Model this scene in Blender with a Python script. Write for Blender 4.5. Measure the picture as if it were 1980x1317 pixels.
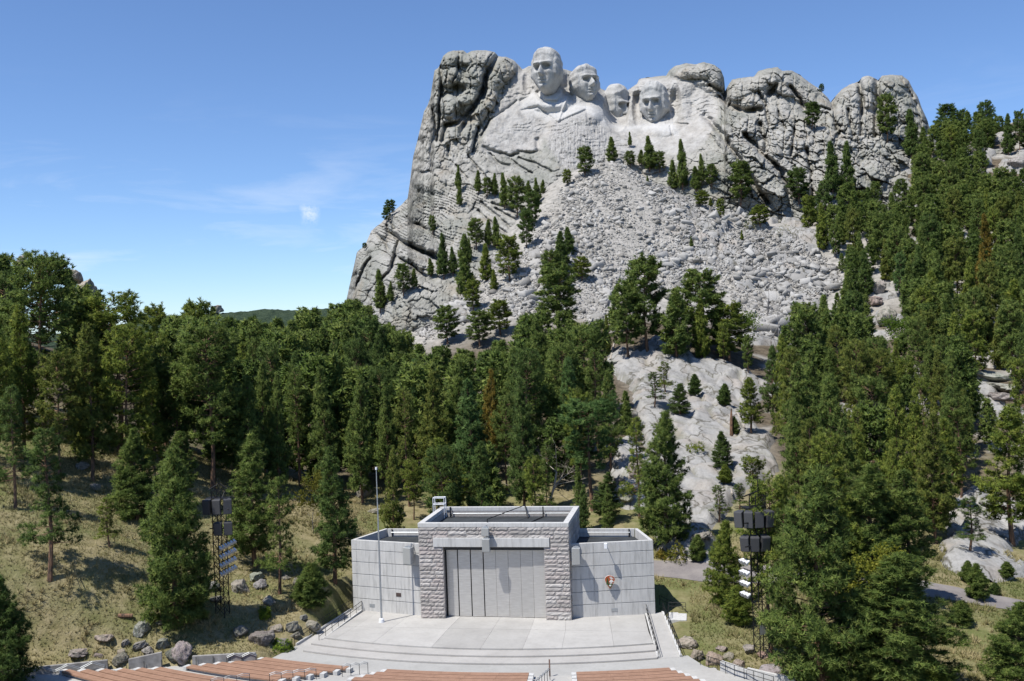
import bpy, bmesh, math, random
import numpy as np
from mathutils import Vector, Matrix

SC = bpy.context.scene
COL = SC.collection
for _o in list(bpy.data.objects):
    bpy.data.objects.remove(_o)

# ------------------------------------------------------------------ camera
FOC, CX, CY = 2000.0, 990.0, 658.5            # focal length and centre, in pixels of the 1980 px wide photograph
PITCH, ROLL = -0.0085, 0.0342
_fw = Vector((0, math.cos(PITCH), math.sin(PITCH)))
_up = Vector((0, -math.sin(PITCH), math.cos(PITCH)))
_rt = Vector((1, 0, 0))
_cr, _sr = math.cos(ROLL), math.sin(ROLL)
R2 = _rt * _cr - _up * _sr
U2 = _rt * _sr + _up * _cr
cam_data = bpy.data.cameras.new('camera')
cam_data.lens = 36.0 * FOC / 1980.0
cam_data.sensor_width = 36.0
cam_data.clip_start = 1.0
cam_data.clip_end = 12000.0
cam = bpy.data.objects.new('camera', cam_data)
COL.objects.link(cam)
M = Matrix.Identity(4)
for i in range(3):
    M[i][0], M[i][1], M[i][2] = R2[i], U2[i], -_fw[i]
cam.matrix_world = M
SC.camera = cam

# ------------------------------------------------------------------ sky, sun, exposure
SUN_EL = math.radians(61.5)
SUN_TRAVEL = Vector((0.80 * math.cos(SUN_EL), 0.60 * math.cos(SUN_EL), -math.sin(SUN_EL))).normalized()
world = bpy.data.worlds.new('World')
SC.world = world
world.use_nodes = True
wn, wl = world.node_tree.nodes, world.node_tree.links
wn.clear()
w_out = wn.new('ShaderNodeOutputWorld')
w_bg = wn.new('ShaderNodeBackground')
w_sky = wn.new('ShaderNodeTexSky')
w_sky.sky_type = 'NISHITA'
w_sky.sun_disc = False
w_sky.sun_elevation = SUN_EL
w_sky.sun_rotation = math.atan2(-0.80, -0.60)
w_sky.altitude = 1600
w_sky.air_density = 1.0
w_sky.dust_density = 0.1
w_sky.ozone_density = 4.5
w_bg.inputs['Strength'].default_value = 0.118
def ray0(px, py):
    d = _fw * FOC + R2 * (px - CX) + U2 * (CY - py)
    return d.normalized()
# thin high cloud wisps, low over the horizon
w_tc = wn.new('ShaderNodeTexCoord')
w_map = wn.new('ShaderNodeMapping')
w_map.inputs['Scale'].default_value = (2.2, 2.2, 13.0)
w_map.inputs['Rotation'].default_value = (0.05, 0.10, 0)
w_noise = wn.new('ShaderNodeTexNoise')
w_noise.inputs['Scale'].default_value = 2.1
w_noise.inputs['Detail'].default_value = 7
w_noise.inputs['Roughness'].default_value = 0.6
w_noise.inputs['Distortion'].default_value = 0.5
w_ramp = wn.new('ShaderNodeValToRGB')
w_ramp.color_ramp.elements[0].position = 0.53
w_ramp.color_ramp.elements[0].color = (0, 0, 0, 1)
w_ramp.color_ramp.elements[1].position = 0.85
w_ramp.color_ramp.elements[1].color = (1, 1, 1, 1)
w_sep = wn.new('ShaderNodeSeparateXYZ')
w_band = wn.new('ShaderNodeMapRange')            # clouds thin out upwards
w_band.inputs['From Min'].default_value = 0.02
w_band.inputs['From Max'].default_value = 0.24
w_band.inputs['To Min'].default_value = 1.0
w_band.inputs['To Max'].default_value = 0.0
w_mul = wn.new('ShaderNodeMath'); w_mul.operation = 'MULTIPLY'
w_mul2 = wn.new('ShaderNodeMath'); w_mul2.operation = 'MULTIPLY'
w_mul2.inputs[1].default_value = 0.62
w_mix = wn.new('ShaderNodeMixRGB')
w_mix.inputs['Color2'].default_value = (7.2, 7.4, 7.8, 1)
wl.new(w_tc.outputs['Generated'], w_map.inputs['Vector'])
wl.new(w_map.outputs['Vector'], w_noise.inputs['Vector'])
wl.new(w_noise.outputs['Fac'], w_ramp.inputs['Fac'])
wl.new(w_tc.outputs['Generated'], w_sep.inputs['Vector'])
wl.new(w_sep.outputs['Z'], w_band.inputs['Value'])
wl.new(w_ramp.outputs['Color'], w_mul.inputs[0])
wl.new(w_band.outputs['Result'], w_mul.inputs[1])
wl.new(w_mul.outputs[0], w_mul2.inputs[0])
_pd = ray0(598, 410)
w_dot = wn.new('ShaderNodeVectorMath'); w_dot.operation = 'DISTANCE'
w_dmap = wn.new('ShaderNodeMapping'); w_dmap.inputs['Scale'].default_value = (1.35, 1.35, 1.0)
w_dot.inputs[1].default_value = (_pd[0] * 1.35, _pd[1] * 1.35, _pd[2])
w_pn = wn.new('ShaderNodeTexNoise'); w_pn.inputs['Scale'].default_value = 95; w_pn.inputs['Detail'].default_value = 6; w_pn.inputs['Roughness'].default_value = .65
w_pr = wn.new('ShaderNodeMapRange'); w_pr.inputs['From Min'].default_value = 0.0165; w_pr.inputs['From Max'].default_value = 0.003
w_ps = wn.new('ShaderNodeMapRange'); w_ps.inputs['From Min'].default_value = 0.40; w_ps.inputs['From Max'].default_value = 0.62; w_ps.inputs['To Max'].default_value = 0.5
w_pm = wn.new('ShaderNodeMath'); w_pm.operation = 'MULTIPLY'
w_mx = wn.new('ShaderNodeMath'); w_mx.operation = 'MAXIMUM'
wl.new(w_tc.outputs['Generated'], w_dmap.inputs['Vector']); wl.new(w_dmap.outputs['Vector'], w_dot.inputs[0])
wl.new(w_tc.outputs['Generated'], w_pn.inputs['Vector']); wl.new(w_dot.outputs['Value'], w_pr.inputs['Value'])
wl.new(w_pn.outputs['Fac'], w_ps.inputs['Value']); wl.new(w_pr.outputs['Result'], w_pm.inputs[0]); wl.new(w_ps.outputs['Result'], w_pm.inputs[1])
wl.new(w_pm.outputs[0], w_mx.inputs[0]); wl.new(w_mul2.outputs[0], w_mx.inputs[1])
wl.new(w_mx.outputs[0], w_mix.inputs['Fac'])
w_tint = wn.new('ShaderNodeMixRGB'); w_tint.blend_type = 'MULTIPLY'; w_tint.inputs['Fac'].default_value = 1.0
w_tint.inputs['Color2'].default_value = (0.85, 0.925, 1.05, 1)              # the camera's colour balance
wl.new(w_sky.outputs['Color'], w_tint.inputs['Color1'])
wl.new(w_tint.outputs['Color'], w_mix.inputs['Color1'])
wl.new(w_mix.outputs['Color'], w_bg.inputs['Color'])
wl.new(w_bg.outputs['Background'], w_out.inputs['Surface'])

sun_data = bpy.data.lights.new('sun', 'SUN')
sun_data.energy = 4.7
sun_data.angle = math.radians(0.53)
sun_data.color = (1.0, 0.965, 0.91)
sun = bpy.data.objects.new('sun', sun_data)
COL.objects.link(sun)
sun.rotation_euler = SUN_TRAVEL.to_track_quat('-Z', 'Y').to_euler()
sun.location = (-60, -40, 120)

SC.view_settings.view_transform = 'Standard'
SC.view_settings.look = 'None'
SC.view_settings.exposure = 0.36
SC.view_settings.gamma = 1.0
SC.view_settings.use_curve_mapping = False
SC.render.engine = 'CYCLES'
SC.cycles.max_bounces = 6
SC.cycles.transparent_max_bounces = 6

# ------------------------------------------------------------------ numbers and shapes
random.seed(11)
RNG = np.random.default_rng(7)

def ray(px, py):
    """direction of a pixel of the photograph, scaled so that its y is 1; works on arrays"""
    u2, v2 = (np.asarray(px, float) - CX) / FOC, (CY - np.asarray(py, float)) / FOC
    u = u2 * _cr + v2 * _sr
    v = -u2 * _sr + v2 * _cr
    c, s = math.cos(PITCH), math.sin(PITCH)
    y = c - v * s
    return np.stack([u / y, np.ones_like(u), (s + v * c) / y], -1)

def proj(P):
    P = np.asarray(P, float)
    x, y, z = P[..., 0], P[..., 1], P[..., 2]
    c, s = math.cos(PITCH), math.sin(PITCH)
    d = y * c + z * s
    v = -y * s + z * c
    return np.stack([CX + FOC * (x * _cr - v * _sr) / d, CY - FOC * (x * _sr + v * _cr) / d], -1)

def hash2(ix, iy, k):
    h = np.sin(ix * 127.1 + iy * 311.7 + k * 74.7) * 43758.5453
    return h - np.floor(h)

def vnoise(x, y, k=0):
    ix, iy = np.floor(x), np.floor(y)
    fx, fy = x - ix, y - iy
    fx, fy = fx * fx * (3 - 2 * fx), fy * fy * (3 - 2 * fy)
    a, b = hash2(ix, iy, k), hash2(ix + 1, iy, k)
    c, d = hash2(ix, iy + 1, k), hash2(ix + 1, iy + 1, k)
    return (a + (b - a) * fx) * (1 - fy) + (c + (d - c) * fx) * fy

def fbm(x, y, k=0, octaves=4, gain=0.5):
    s, a, t = 0, 1, 0
    for o in range(octaves):
        s = s + a * (vnoise(x, y, k + o * 17) - 0.5)
        t += a
        a *= gain
        x, y = x * 2.03 + 3.1, y * 2.03 + 1.7
    return s / t * 2

def worley(x, y, k=0):
    ix, iy = np.floor(x), np.floor(y)
    f1 = np.full(x.shape, 9.0)
    f2 = np.full(x.shape, 9.0)
    cid = np.zeros(x.shape); vx = np.zeros(x.shape); vy = np.zeros(x.shape)
    for dx in (-1, 0, 1):
        for dy in (-1, 0, 1):
            jx, jy = ix + dx, iy + dy
            px, py = jx + hash2(jx, jy, k), jy + hash2(jx, jy, k + 5)
            d = np.sqrt((px - x) ** 2 + (py - y) ** 2)
            m = d < f1
            f2 = np.where(m, f1, np.minimum(f2, d))
            cid = np.where(m, hash2(jx, jy, k + 9), cid)
            vx = np.where(m, x - px, vx); vy = np.where(m, y - py, vy)
            f1 = np.where(m, d, f1)
    return f1, f2, cid

def facets(x, y, k, step, tilt, crack, width):
    """broken rock: flat facets, each set back and tilted by chance, parted by narrow cracks"""
    ix, iy = np.floor(x), np.floor(y)
    f1 = np.full(x.shape, 9.0); f2 = np.full(x.shape, 9.0); h = np.zeros(x.shape)
    for dx in (-1, 0, 1):
        for dy in (-1, 0, 1):
            jx, jy = ix + dx, iy + dy
            ux, uy = x - jx - hash2(jx, jy, k), y - jy - hash2(jx, jy, k + 5)
            d = np.maximum(np.abs(ux), np.abs(uy)) * 0.6 + 0.4 * np.hypot(ux, uy)
            m = d < f1
            f2 = np.where(m, f1, np.minimum(f2, d)); f1 = np.where(m, d, f1)
            h = np.where(m, (hash2(jx, jy, k + 9) - .5) * step + ux * (hash2(jx, jy, k + 11) - .5) * tilt + uy * (hash2(jx, jy, k + 13) - .35) * tilt, h)
    return h - crack * np.exp(-((f2 - f1) / width) ** 2)

def smooth(a, b, x):
    t = np.clip((x - a) / (b - a), 0, 1)
    return t * t * (3 - 2 * t)

class TPS:
    """smooth surface through scattered heights"""
    def __init__(s, pts, vals, lam=1e-3):
        s.c = np.mean(pts, 0); s.k = np.std(pts) + 1e-9
        P = (np.asarray(pts, float) - s.c) / s.k
        n = len(P)
        r2 = ((P[:, None] - P[None]) ** 2).sum(-1)
        K = 0.5 * r2 * np.log(r2 + 1e-12) + lam * np.eye(n)
        Q = np.concatenate([np.ones((n, 1)), P], 1)
        A = np.zeros((n + 3, n + 3)); A[:n, :n] = K; A[:n, n:] = Q; A[n:, :n] = Q.T
        s.w = np.linalg.solve(A, np.concatenate([vals, np.zeros(3)]))
        s.P = P
    def __call__(s, x, y):
        x, y = np.asarray(x, float), np.asarray(y, float)
        sh = x.shape
        X = (x.ravel() - s.c[0]) / s.k; Y = (y.ravel() - s.c[1]) / s.k
        n = len(s.P)
        o = s.w[n] + s.w[n + 1] * X + s.w[n + 2] * Y
        for i in range(n):
            r2 = (X - s.P[i, 0]) ** 2 + (Y - s.P[i, 1]) ** 2
            o += s.w[i] * 0.5 * r2 * np.log(r2 + 1e-12)
        return o.reshape(sh)

def in_poly(px, py, poly):
    px, py = np.asarray(px, float), np.asarray(py, float)
    r = np.zeros(px.shape, bool)
    n = len(poly)
    for i in range(n):
        x0, y0 = poly[i]; x1, y1 = poly[(i + 1) % n]
        c = (y0 > py) != (y1 > py)
        r ^= c & (px < (x1 - x0) * (py - y0) / ((y1 - y0) or 1e-9) + x0)
    return r

def seg_dist(px, py, pts):
    """distance to a polyline, in the units of px, py"""
    d = np.full(np.shape(px), 1e9)
    for (x0, y0), (x1, y1) in zip(pts[:-1], pts[1:]):
        vx, vy = x1 - x0, y1 - y0
        t = np.clip(((px - x0) * vx + (py - y0) * vy) / (vx * vx + vy * vy + 1e-9), 0, 1)
        d = np.minimum(d, np.hypot(px - x0 - t * vx, py - y0 - t * vy))
    return d

# ------------------------------------------------------------------ mesh helpers
def mesh_np(name, V, F, mat=None, smooth_shade=False, attrs=None):
    """V (n,3), F (m,k) with k = 3 or 4"""
    me = bpy.data.meshes.new(name)
    V = np.ascontiguousarray(V, dtype=np.float32); F = np.ascontiguousarray(F, dtype=np.int32)
    m, k = F.shape
    me.vertices.add(len(V)); me.vertices.foreach_set('co', V.ravel())
    me.loops.add(m * k); me.loops.foreach_set('vertex_index', F.ravel())
    me.polygons.add(m)
    me.polygons.foreach_set('loop_start', np.arange(0, m * k, k, dtype=np.int32))
    me.polygons.foreach_set('loop_total', np.full(m, k, dtype=np.int32))
    if smooth_shade:
        me.polygons.foreach_set('use_smooth', np.ones(m, bool))
    for an, av in (attrs or {}).items():
        if an == 'lie':
            a = me.attributes.new(an, 'FLOAT_VECTOR', 'POINT')
            a.data.foreach_set('vector', np.ascontiguousarray(av, dtype=np.float32).ravel())
            continue
        a = me.attributes.new(an, 'FLOAT', 'POINT')
        a.data.foreach_set('value', np.ascontiguousarray(av, dtype=np.float32).ravel())
    me.update(calc_edges=True)
    if mat: me.materials.append(mat)
    return me

def grid_faces(nr, nc):
    i = np.arange(nr - 1)[:, None] * nc + np.arange(nc - 1)[None]
    return np.stack([i, i + 1, i + nc + 1, i + nc], -1).reshape(-1, 4)

class MB:
    """collects boxes, tubes and prisms into one mesh"""
    def __init__(s): s.v = []; s.f = []
    def add(s, vs, fs):
        b = len(s.v); s.v += [tuple(v) for v in vs]; s.f += [tuple(b + i for i in f) for f in fs]; return s
    def box(s, x0, y0, z0, x1, y1, z1, mat=None):
        vs = [Vector((x, y, z)) for z in (z0, z1) for y in (y0, y1) for x in (x0, x1)]
        if mat is not None: vs = [mat @ v for v in vs]
        return s.add(vs, [(0, 2, 3, 1), (4, 5, 7, 6), (0, 1, 5, 4), (2, 6, 7, 3), (0, 4, 6, 2), (1, 3, 7, 5)])
    def tube(s, a, b, r0, r1=None, n=6, caps=True):
        a, b = Vector(a), Vector(b); r1 = r0 if r1 is None else r1
        d = b - a
        if d.length < 1e-6: return s
        d.normalize()
        u = d.orthogonal().normalized(); w = d.cross(u)
        vs = []
        for c, r in ((a, r0), (b, r1)):
            for i in range(n):
                t = 2 * math.pi * i / n
                vs.append(c + (u * math.cos(t) + w * math.sin(t)) * r)
        fs = [(i, (i + 1) % n, n + (i + 1) % n, n + i) for i in range(n)]
        if caps: fs += [tuple(range(n))[::-1], tuple(range(n, 2 * n))]
        return s.add(vs, fs)
    def path(s, pts, r, n=6):
        for a, b in zip(pts[:-1], pts[1:]): s.tube(a, b, r, r, n)
        return s
    def bar(s, a, b, w, h):
        """rectangular bar from a to b: w across, h up"""
        a, b = Vector(a), Vector(b); d = (b - a).normalized()
        side = d.cross(Vector((0, 0, 1)))
        side = side.normalized() if side.length > 1e-4 else Vector((1, 0, 0))
        up = side.cross(d).normalized()
        vs = [c + side * (i * w / 2) + up * (j * h / 2) for c in (a, b) for j in (-1, 1) for i in (-1, 1)]
        return s.add(vs, [(0, 2, 3, 1), (4, 5, 7, 6), (0, 1, 5, 4), (2, 6, 7, 3), (0, 4, 6, 2), (1, 3, 7, 5)])
    def prism(s, poly, z0, z1):
        n = len(poly)
        vs = [(x, y, z0) for x, y in poly] + [(x, y, z1) for x, y in poly]
        return s.add(vs, [tuple(range(n))[::-1], tuple(range(n, 2 * n))] + [(i, (i + 1) % n, n + (i + 1) % n, n + i) for i in range(n)])
    def mesh(s, name, mat, bevel=0.0, smooth_shade=False):
        me = bpy.data.meshes.new(name); me.from_pydata(s.v, [], s.f); me.update()
        bm = bmesh.new(); bm.from_mesh(me)
        bmesh.ops.recalc_face_normals(bm, faces=bm.faces)
        if bevel:
            bmesh.ops.bevel(bm, geom=list(bm.edges), offset=bevel, segments=1, affect='EDGES', clamp_overlap=True)
        bm.to_mesh(me); bm.free()
        if smooth_shade:
            me.polygons.foreach_set('use_smooth', np.ones(len(me.polygons), bool))
        me.materials.append(mat)
        return me
    def build(s, name, mat, parent=None, bevel=0.0, **k):
        return obj(name, s.mesh(name, mat, bevel), parent, **k)

def obj(name, me, parent=None, loc=None, rot=None, scale=None):
    o = bpy.data.objects.new(name, me); COL.objects.link(o)
    if parent is not None: o.parent = parent
    if loc is not None: o.location = loc
    if rot is not None: o.rotation_euler = rot
    if scale is not None: o.scale = scale
    return o

def tag(o, label=None, cat=None, group=None, kind=None):
    if label: o['label'] = label
    if cat: o['category'] = cat
    if group: o['group'] = group
    if kind: o['kind'] = kind
    return o

def thing(name, label, cat, loc=(0, 0, 0), rotz=0.0, group=None):
    o = obj(name, None, None, loc, (0, 0, rotz))
    o.empty_display_size = 0.5
    return tag(o, label, cat, group)

# ------------------------------------------------------------------ materials
class NT:
    def __init__(s, name, rough=0.85, spec=0.3, metallic=0.0):
        s.m = bpy.data.materials.new(name); s.m.use_nodes = True
        s.n = s.m.node_tree.nodes; s.l = s.m.node_tree.links
        s.b = s.n['Principled BSDF']; s.out = s.n['Material Output']
        s.b.inputs['Roughness'].default_value = rough
        s.b.inputs['Metallic'].default_value = metallic
        s.b.inputs['Specular IOR Level'].default_value = spec
        s._c = None
    def coord(s, which='Object'):
        t = s.n.new('ShaderNodeTexCoord'); return t.outputs[which]
    def world(s):
        return s.n.new('ShaderNodeNewGeometry').outputs['Position']
    def mapping(s, vec, scale=(1, 1, 1), rot=(0, 0, 0)):
        m = s.n.new('ShaderNodeMapping'); s.l.new(vec, m.inputs['Vector'])
        m.inputs['Scale'].default_value = scale; m.inputs['Rotation'].default_value = rot
        return m.outputs['Vector']
    def noise(s, vec, scale, detail=5, rough=0.55, dist=0.0):
        t = s.n.new('ShaderNodeTexNoise'); s.l.new(vec, t.inputs['Vector'])
        t.inputs['Scale'].default_value = scale; t.inputs['Detail'].default_value = detail
        t.inputs['Roughness'].default_value = rough; t.inputs['Distortion'].default_value = dist
        return t.outputs['Fac']
    def voronoi(s, vec, scale, feature='F1'):
        t = s.n.new('ShaderNodeTexVoronoi'); t.feature = feature; s.l.new(vec, t.inputs['Vector'])
        t.inputs['Scale'].default_value = scale
        return t.outputs['Distance']
    def ramp(s, fac, stops):
        r = s.n.new('ShaderNodeValToRGB'); s.l.new(fac, r.inputs['Fac'])
        e = r.color_ramp.elements
        while len(e) < len(stops): e.new(0.5)
        for k, (p, c) in zip(e, stops):
            k.position = p; k.color = (c, c, c, 1) if isinstance(c, (int, float)) else (*c, 1)
        return r.outputs['Color']
    def mix(s, fac, a, b, mode='MIX'):
        m = s.n.new('ShaderNodeMixRGB'); m.blend_type = mode
        for sock, v in ((m.inputs['Fac'], fac), (m.inputs['Color1'], a), (m.inputs['Color2'], b)):
            if isinstance(v, (int, float)): sock.default_value = v if sock.name == 'Fac' else (v, v, v, 1)
            elif isinstance(v, tuple): sock.default_value = (*v, 1)
            else: s.l.new(v, sock)
        return m.outputs['Color']
    def math(s, op, a, b=0.0):
        m = s.n.new('ShaderNodeMath'); m.operation = op
        for sock, v in zip(m.inputs, (a, b)):
            if isinstance(v, (int, float)): sock.default_value = v
            else: s.l.new(v, sock)
        return m.outputs[0]
    def attr(s, name):
        a = s.n.new('ShaderNodeAttribute'); a.attribute_name = name; return a.outputs['Fac']
    def obj_random(s):
        return s.n.new('ShaderNodeObjectInfo').outputs['Random']
    def obj_color(s):
        return s.n.new('ShaderNodeObjectInfo').outputs['Color']
    def color(s, c):
        if isinstance(c, tuple): s.b.inputs['Base Color'].default_value = (*c, 1)
        else: s.l.new(c, s.b.inputs['Base Color'])
        return s
    def bump(s, h, strength=0.5, dist=0.1):
        b = s.n.new('ShaderNodeBump'); b.inputs['Strength'].default_value = strength
        b.inputs['Distance'].default_value = dist
        s.l.new(h, b.inputs['Height'])
        s.l.new(b.outputs['Normal'], s.b.inputs['Normal'])
        return s

def simple(name, c, rough=0.7, metallic=0.0, var=0.15, scale=3.0, spec=0.3, bump=0.0):
    t = NT(name, rough, spec, metallic)
    v = t.coord()
    n = t.noise(v, scale, 4)
    lo = tuple(x * (1 - var) for x in c); hi = tuple(min(1, x * (1 + var)) for x in c)
    t.color(t.ramp(n, [(0.3, lo), (0.7, hi)]))
    if bump: t.bump(t.noise(v, scale * 6, 5), bump, 0.02)
    return t.m

# ------------------------------------------------------------------ the stage's own frame
BX, BY, BT, ZF = -2.6612, 105.0, 0.1747, -29.1855
ZP = ZF - 0.45                                     # plaza below the stage steps
_bc, _bs = math.cos(BT), math.sin(BT)
def LB(x, y, z=0.0):
    return Vector((BX + x * _bc + y * _bs, BY - x * _bs + y * _bc, ZF + z))
def to_local(x, y):
    dx, dy = x - BX, y - BY
    return dx * _bc - dy * _bs, dx * _bs + dy * _bc
BMAT = Matrix.Translation((BX, BY, ZF)) @ Matrix.Rotation(-BT, 4, 'Z')

# ------------------------------------------------------------------ lie of the land
_cp = [  # pixel x, pixel y, distance
 (640,1100,112),(620,1000,130),(540,1130,109),(430,1190,102),(240,1100,101),(97,1130,96),(200,1000,113),(60,1000,106),(20,1230,86),
 (330,1250,93),(150,900,126),(20,850,126),(420,930,140),(560,930,150),(700,965,146),(800,965,146),(540,870,182),(900,840,180),
 (90,830,128),(30,770,150),(650,1160,109),(250,1240,94),(130,1270,90),(540,1230,99),
 (1280,665,226),(1400,725,216),(1440,790,200),(1350,850,172),(1420,950,146),(1300,1050,126),(1240,780,190),
 (1320,1105,117),(1910,1165,110),(1350,1180,106),(1900,1080,126),(1950,990,150),(1650,1090,117),(1500,1280,91),(1700,1300,90),
 (1960,1300,88),(1420,1250,96),(1330,1230,99),
 (1900,600,262),(1930,760,200),(1700,600,272),(1700,450,332),(1900,400,342),(1800,310,382),(1960,330,372),(1700,760,212),(1560,760,212),
 (1600,900,160),(1800,880,165),
 (1185,312,368),(820,640,286),(900,620,282),(760,585,300),(1620,520,302),(1500,640,266),(1340,480,320),(1400,400,346),(1050,400,345),
 (950,540,302),(1200,560,292),(1560,440,340),(1000,600,280),(1100,640,262),(1250,640,232),(1100,760,215),(1000,760,215)]
_xyz = [  # x, y, z
 (-45,190,-17),(-60,260,-14),(-30,250,-13),(-32,300,-7),(-150,250,-6),(-120,230,4),(-200,160,-6),(-100,150,-7),(-200,400,-14),(-100,400,-12),
 (-58,300,-13),(-50,335,-8),(-75,350,-13),(-62,380,-6),(80,372,36),(112,366,34),(55,376,45),(98,372,34),(-60,420,-4),(0,450,40),(40,450,48),(100,450,58),(150,470,66),(220,460,82),(260,350,70),(260,250,30),(240,170,-8),(200,110,-24),(260,420,88),
 (-90,95,-14),(-70,70,-22),(-110,110,-6),(0,70,-29.6),(0,50,-24),(-60,40,-22),(60,40,-24),(70,75,-28),(120,80,-27),(-140,60,-14),(140,50,-22),(0,20,-14),
 (-5,120,-28.2),(18,117,-28.6),(-22,117,-28.0),(10,118,-28.4),(18,104,-29.4),(20,92,-29.8),(-24,98,-29.4)]
_pts, _val = [], []
for _px, _py, _Y in _cp:
    _r = ray(_px, _py) * _Y; _pts.append(_r[:2]); _val.append(_r[2])
for _x, _y, _z in _xyz:
    _pts.append((_x, _y)); _val.append(_z)
_tps = TPS(np.array(_pts, float), np.array(_val, float), 2e-3)

GX0, GX1, GY0, GY1, GS = -170.0, 290.0, 20.0, 480.0, 1.0
_gx = np.arange(GX0, GX1 + .1, GS); _gy = np.arange(GY0, GY1 + .1, GS)
_X, _Y = np.meshgrid(_gx, _gy)
_step = 3
_Zc = _tps(_X[::_step, ::_step], _Y[::_step, ::_step])
def _up3(Z, nr, nc, st):
    r = np.minimum(np.arange(nr) / st, Z.shape[0] - 1.001); c = np.minimum(np.arange(nc) / st, Z.shape[1] - 1.001)
    r0, c0 = r.astype(int), c.astype(int); fr, fc = (r - r0)[:, None], (c - c0)[None]
    a = Z[np.ix_(r0, c0)]; b = Z[np.ix_(r0, c0 + 1)]; d = Z[np.ix_(r0 + 1, c0)]; e = Z[np.ix_(r0 + 1, c0 + 1)]
    return (a * (1 - fc) + b * fc) * (1 - fr) + (d * (1 - fc) + e * fc) * fr
_Z = _up3(_Zc, len(_gy), len(_gx), _step)

SCREE = [(1160,318),(1215,318),(1300,368),(1360,380),(1425,412),(1480,440),(1530,462),(1600,498),(1628,545),(1600,572),(1545,580),(1500,640),(1486,668),
         (1440,600),(1400,560),(1350,545),(1300,575),(1240,560),(1180,560),(1160,640),(1110,600),(1040,600),(1000,612),(930,612),(850,640),(830,660),(770,612),
         (755,585),(850,545),(890,515),(930,490),(1010,495),(1045,440),(1060,395),(1110,350)]
SLAB = [(1262,650),(1300,655),(1345,690),(1400,700),(1460,722),(1470,770),(1440,800),(1490,850),(1500,910),(1440,950),(1400,1000),(1330,1060),(1290,1060),
        (1300,1010),(1262,940),(1248,865),(1234,805),(1216,745),(1172,700),(1172,684),(1205,668),(1248,684)]
_pp = proj(np.stack([_X, _Y, _Z], -1))
_scree = in_poly(_pp[..., 0], _pp[..., 1], SCREE).astype(float)
_slab = (in_poly(_pp[..., 0], _pp[..., 1], SLAB) & (_Y > 118)).astype(float)
def _blur(a, n):
    for _ in range(n):
        a = (a + np.roll(a, 1, 0) + np.roll(a, -1, 0) + np.roll(a, 1, 1) + np.roll(a, -1, 1)) / 5
    return a
_scree = _blur(_scree, 3); _slab = _blur(_slab, 4)
_hill = smooth(45, 75, _X) * smooth(150, 200, _Y)                       # rocky right-hand hillside
_Z = _Z + fbm(_X / 14, _Y / 14, 1) * 0.7 + fbm(_X / 3.5, _Y / 3.5, 2) * 0.22
_w1, _w2, _wc = worley(_X / 9 + 0.4 * fbm(_X / 9, _Y / 9, 8), _Y / 9, 21)
_outc = smooth(0.64, 0.80, _wc) * smooth(0.04, 0.25, _w2 - _w1) * _hill  # rock knobs on the hillside
_Z = _Z + _hill * fbm(_X / 18, _Y / 18, 5) * 2.5
# flat ground under the stage and the seating
_lx, _ly = to_local(_X, _Y)
PLAZA = [(-17.9, -8.0), (-19.35, -14.5), (-25.2, -16.1), (-32.1, -18.5), (-42.5, -22.8), (-44, -46), (27, -46), (26.5, -17.0), (23.4, -14.3), (20.75, -11.8), (19.35, -9.0), (17.2, -9.6), (16.2, -7), (-15.6, -7)]
_flat = (in_poly(_lx, _ly, PLAZA) | ((np.abs(_lx + .3) < 17.2) & (_ly > -11) & (_ly < 9.6))).astype(float)
_flat = np.clip(_blur(_flat, 1) * 1.6, 0, 1)
_target = np.where(_ly > -9, ZF - 0.9, ZP - 0.8)
_Z = _Z * (1 - _flat) + np.minimum(_Z, _target) * _flat
# the bank behind the retaining wall stands a little under the wall's top
_wd = seg_dist(_lx, _ly, [(-19.5, -14.0), (-25.2, -15.4), (-32, -17.9), (-43, -22.7)])
_bank = np.exp(-(_wd / 4.0) ** 2) * (1 - _flat) * (~in_poly(_lx, _ly, PLAZA))
_Z = _Z * (1 - _bank) + (ZF + 0.35 + 0.010 * (-19 - _lx).clip(0, 30)) * _bank

def G(x, y):
    x = np.asarray(x, float); y = np.asarray(y, float)
    c = np.clip((x - GX0) / GS, 0, len(_gx) - 1.001); r = np.clip((y - GY0) / GS, 0, len(_gy) - 1.001)
    c0, r0 = c.astype(int), r.astype(int); fc, fr = c - c0, r - r0
    return (_Z[r0, c0] * (1 - fc) + _Z[r0, c0 + 1] * fc) * (1 - fr) + (_Z[r0 + 1, c0] * (1 - fc) + _Z[r0 + 1, c0 + 1] * fc) * fr
def samp(A, x, y):
    c = np.clip(((np.asarray(x) - GX0) / GS).astype(int), 0, len(_gx) - 1); r = np.clip(((np.asarray(y) - GY0) / GS).astype(int), 0, len(_gy) - 1)
    return A[r, c]
_YS = np.arange(70, 470, 0.5)
def hit(px, py):
    """where the sight line through a pixel meets the ground: (x, y, z)"""
    r = ray(px, py)
    P = r[None] * _YS[:, None]
    below = P[:, 2] <= G(P[:, 0], P[:, 1])
    k = int(np.argmax(below)) if below.any() else len(_YS) - 1
    p = P[k]
    return Vector((p[0], p[1], float(G(p[0], p[1]))))

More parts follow.
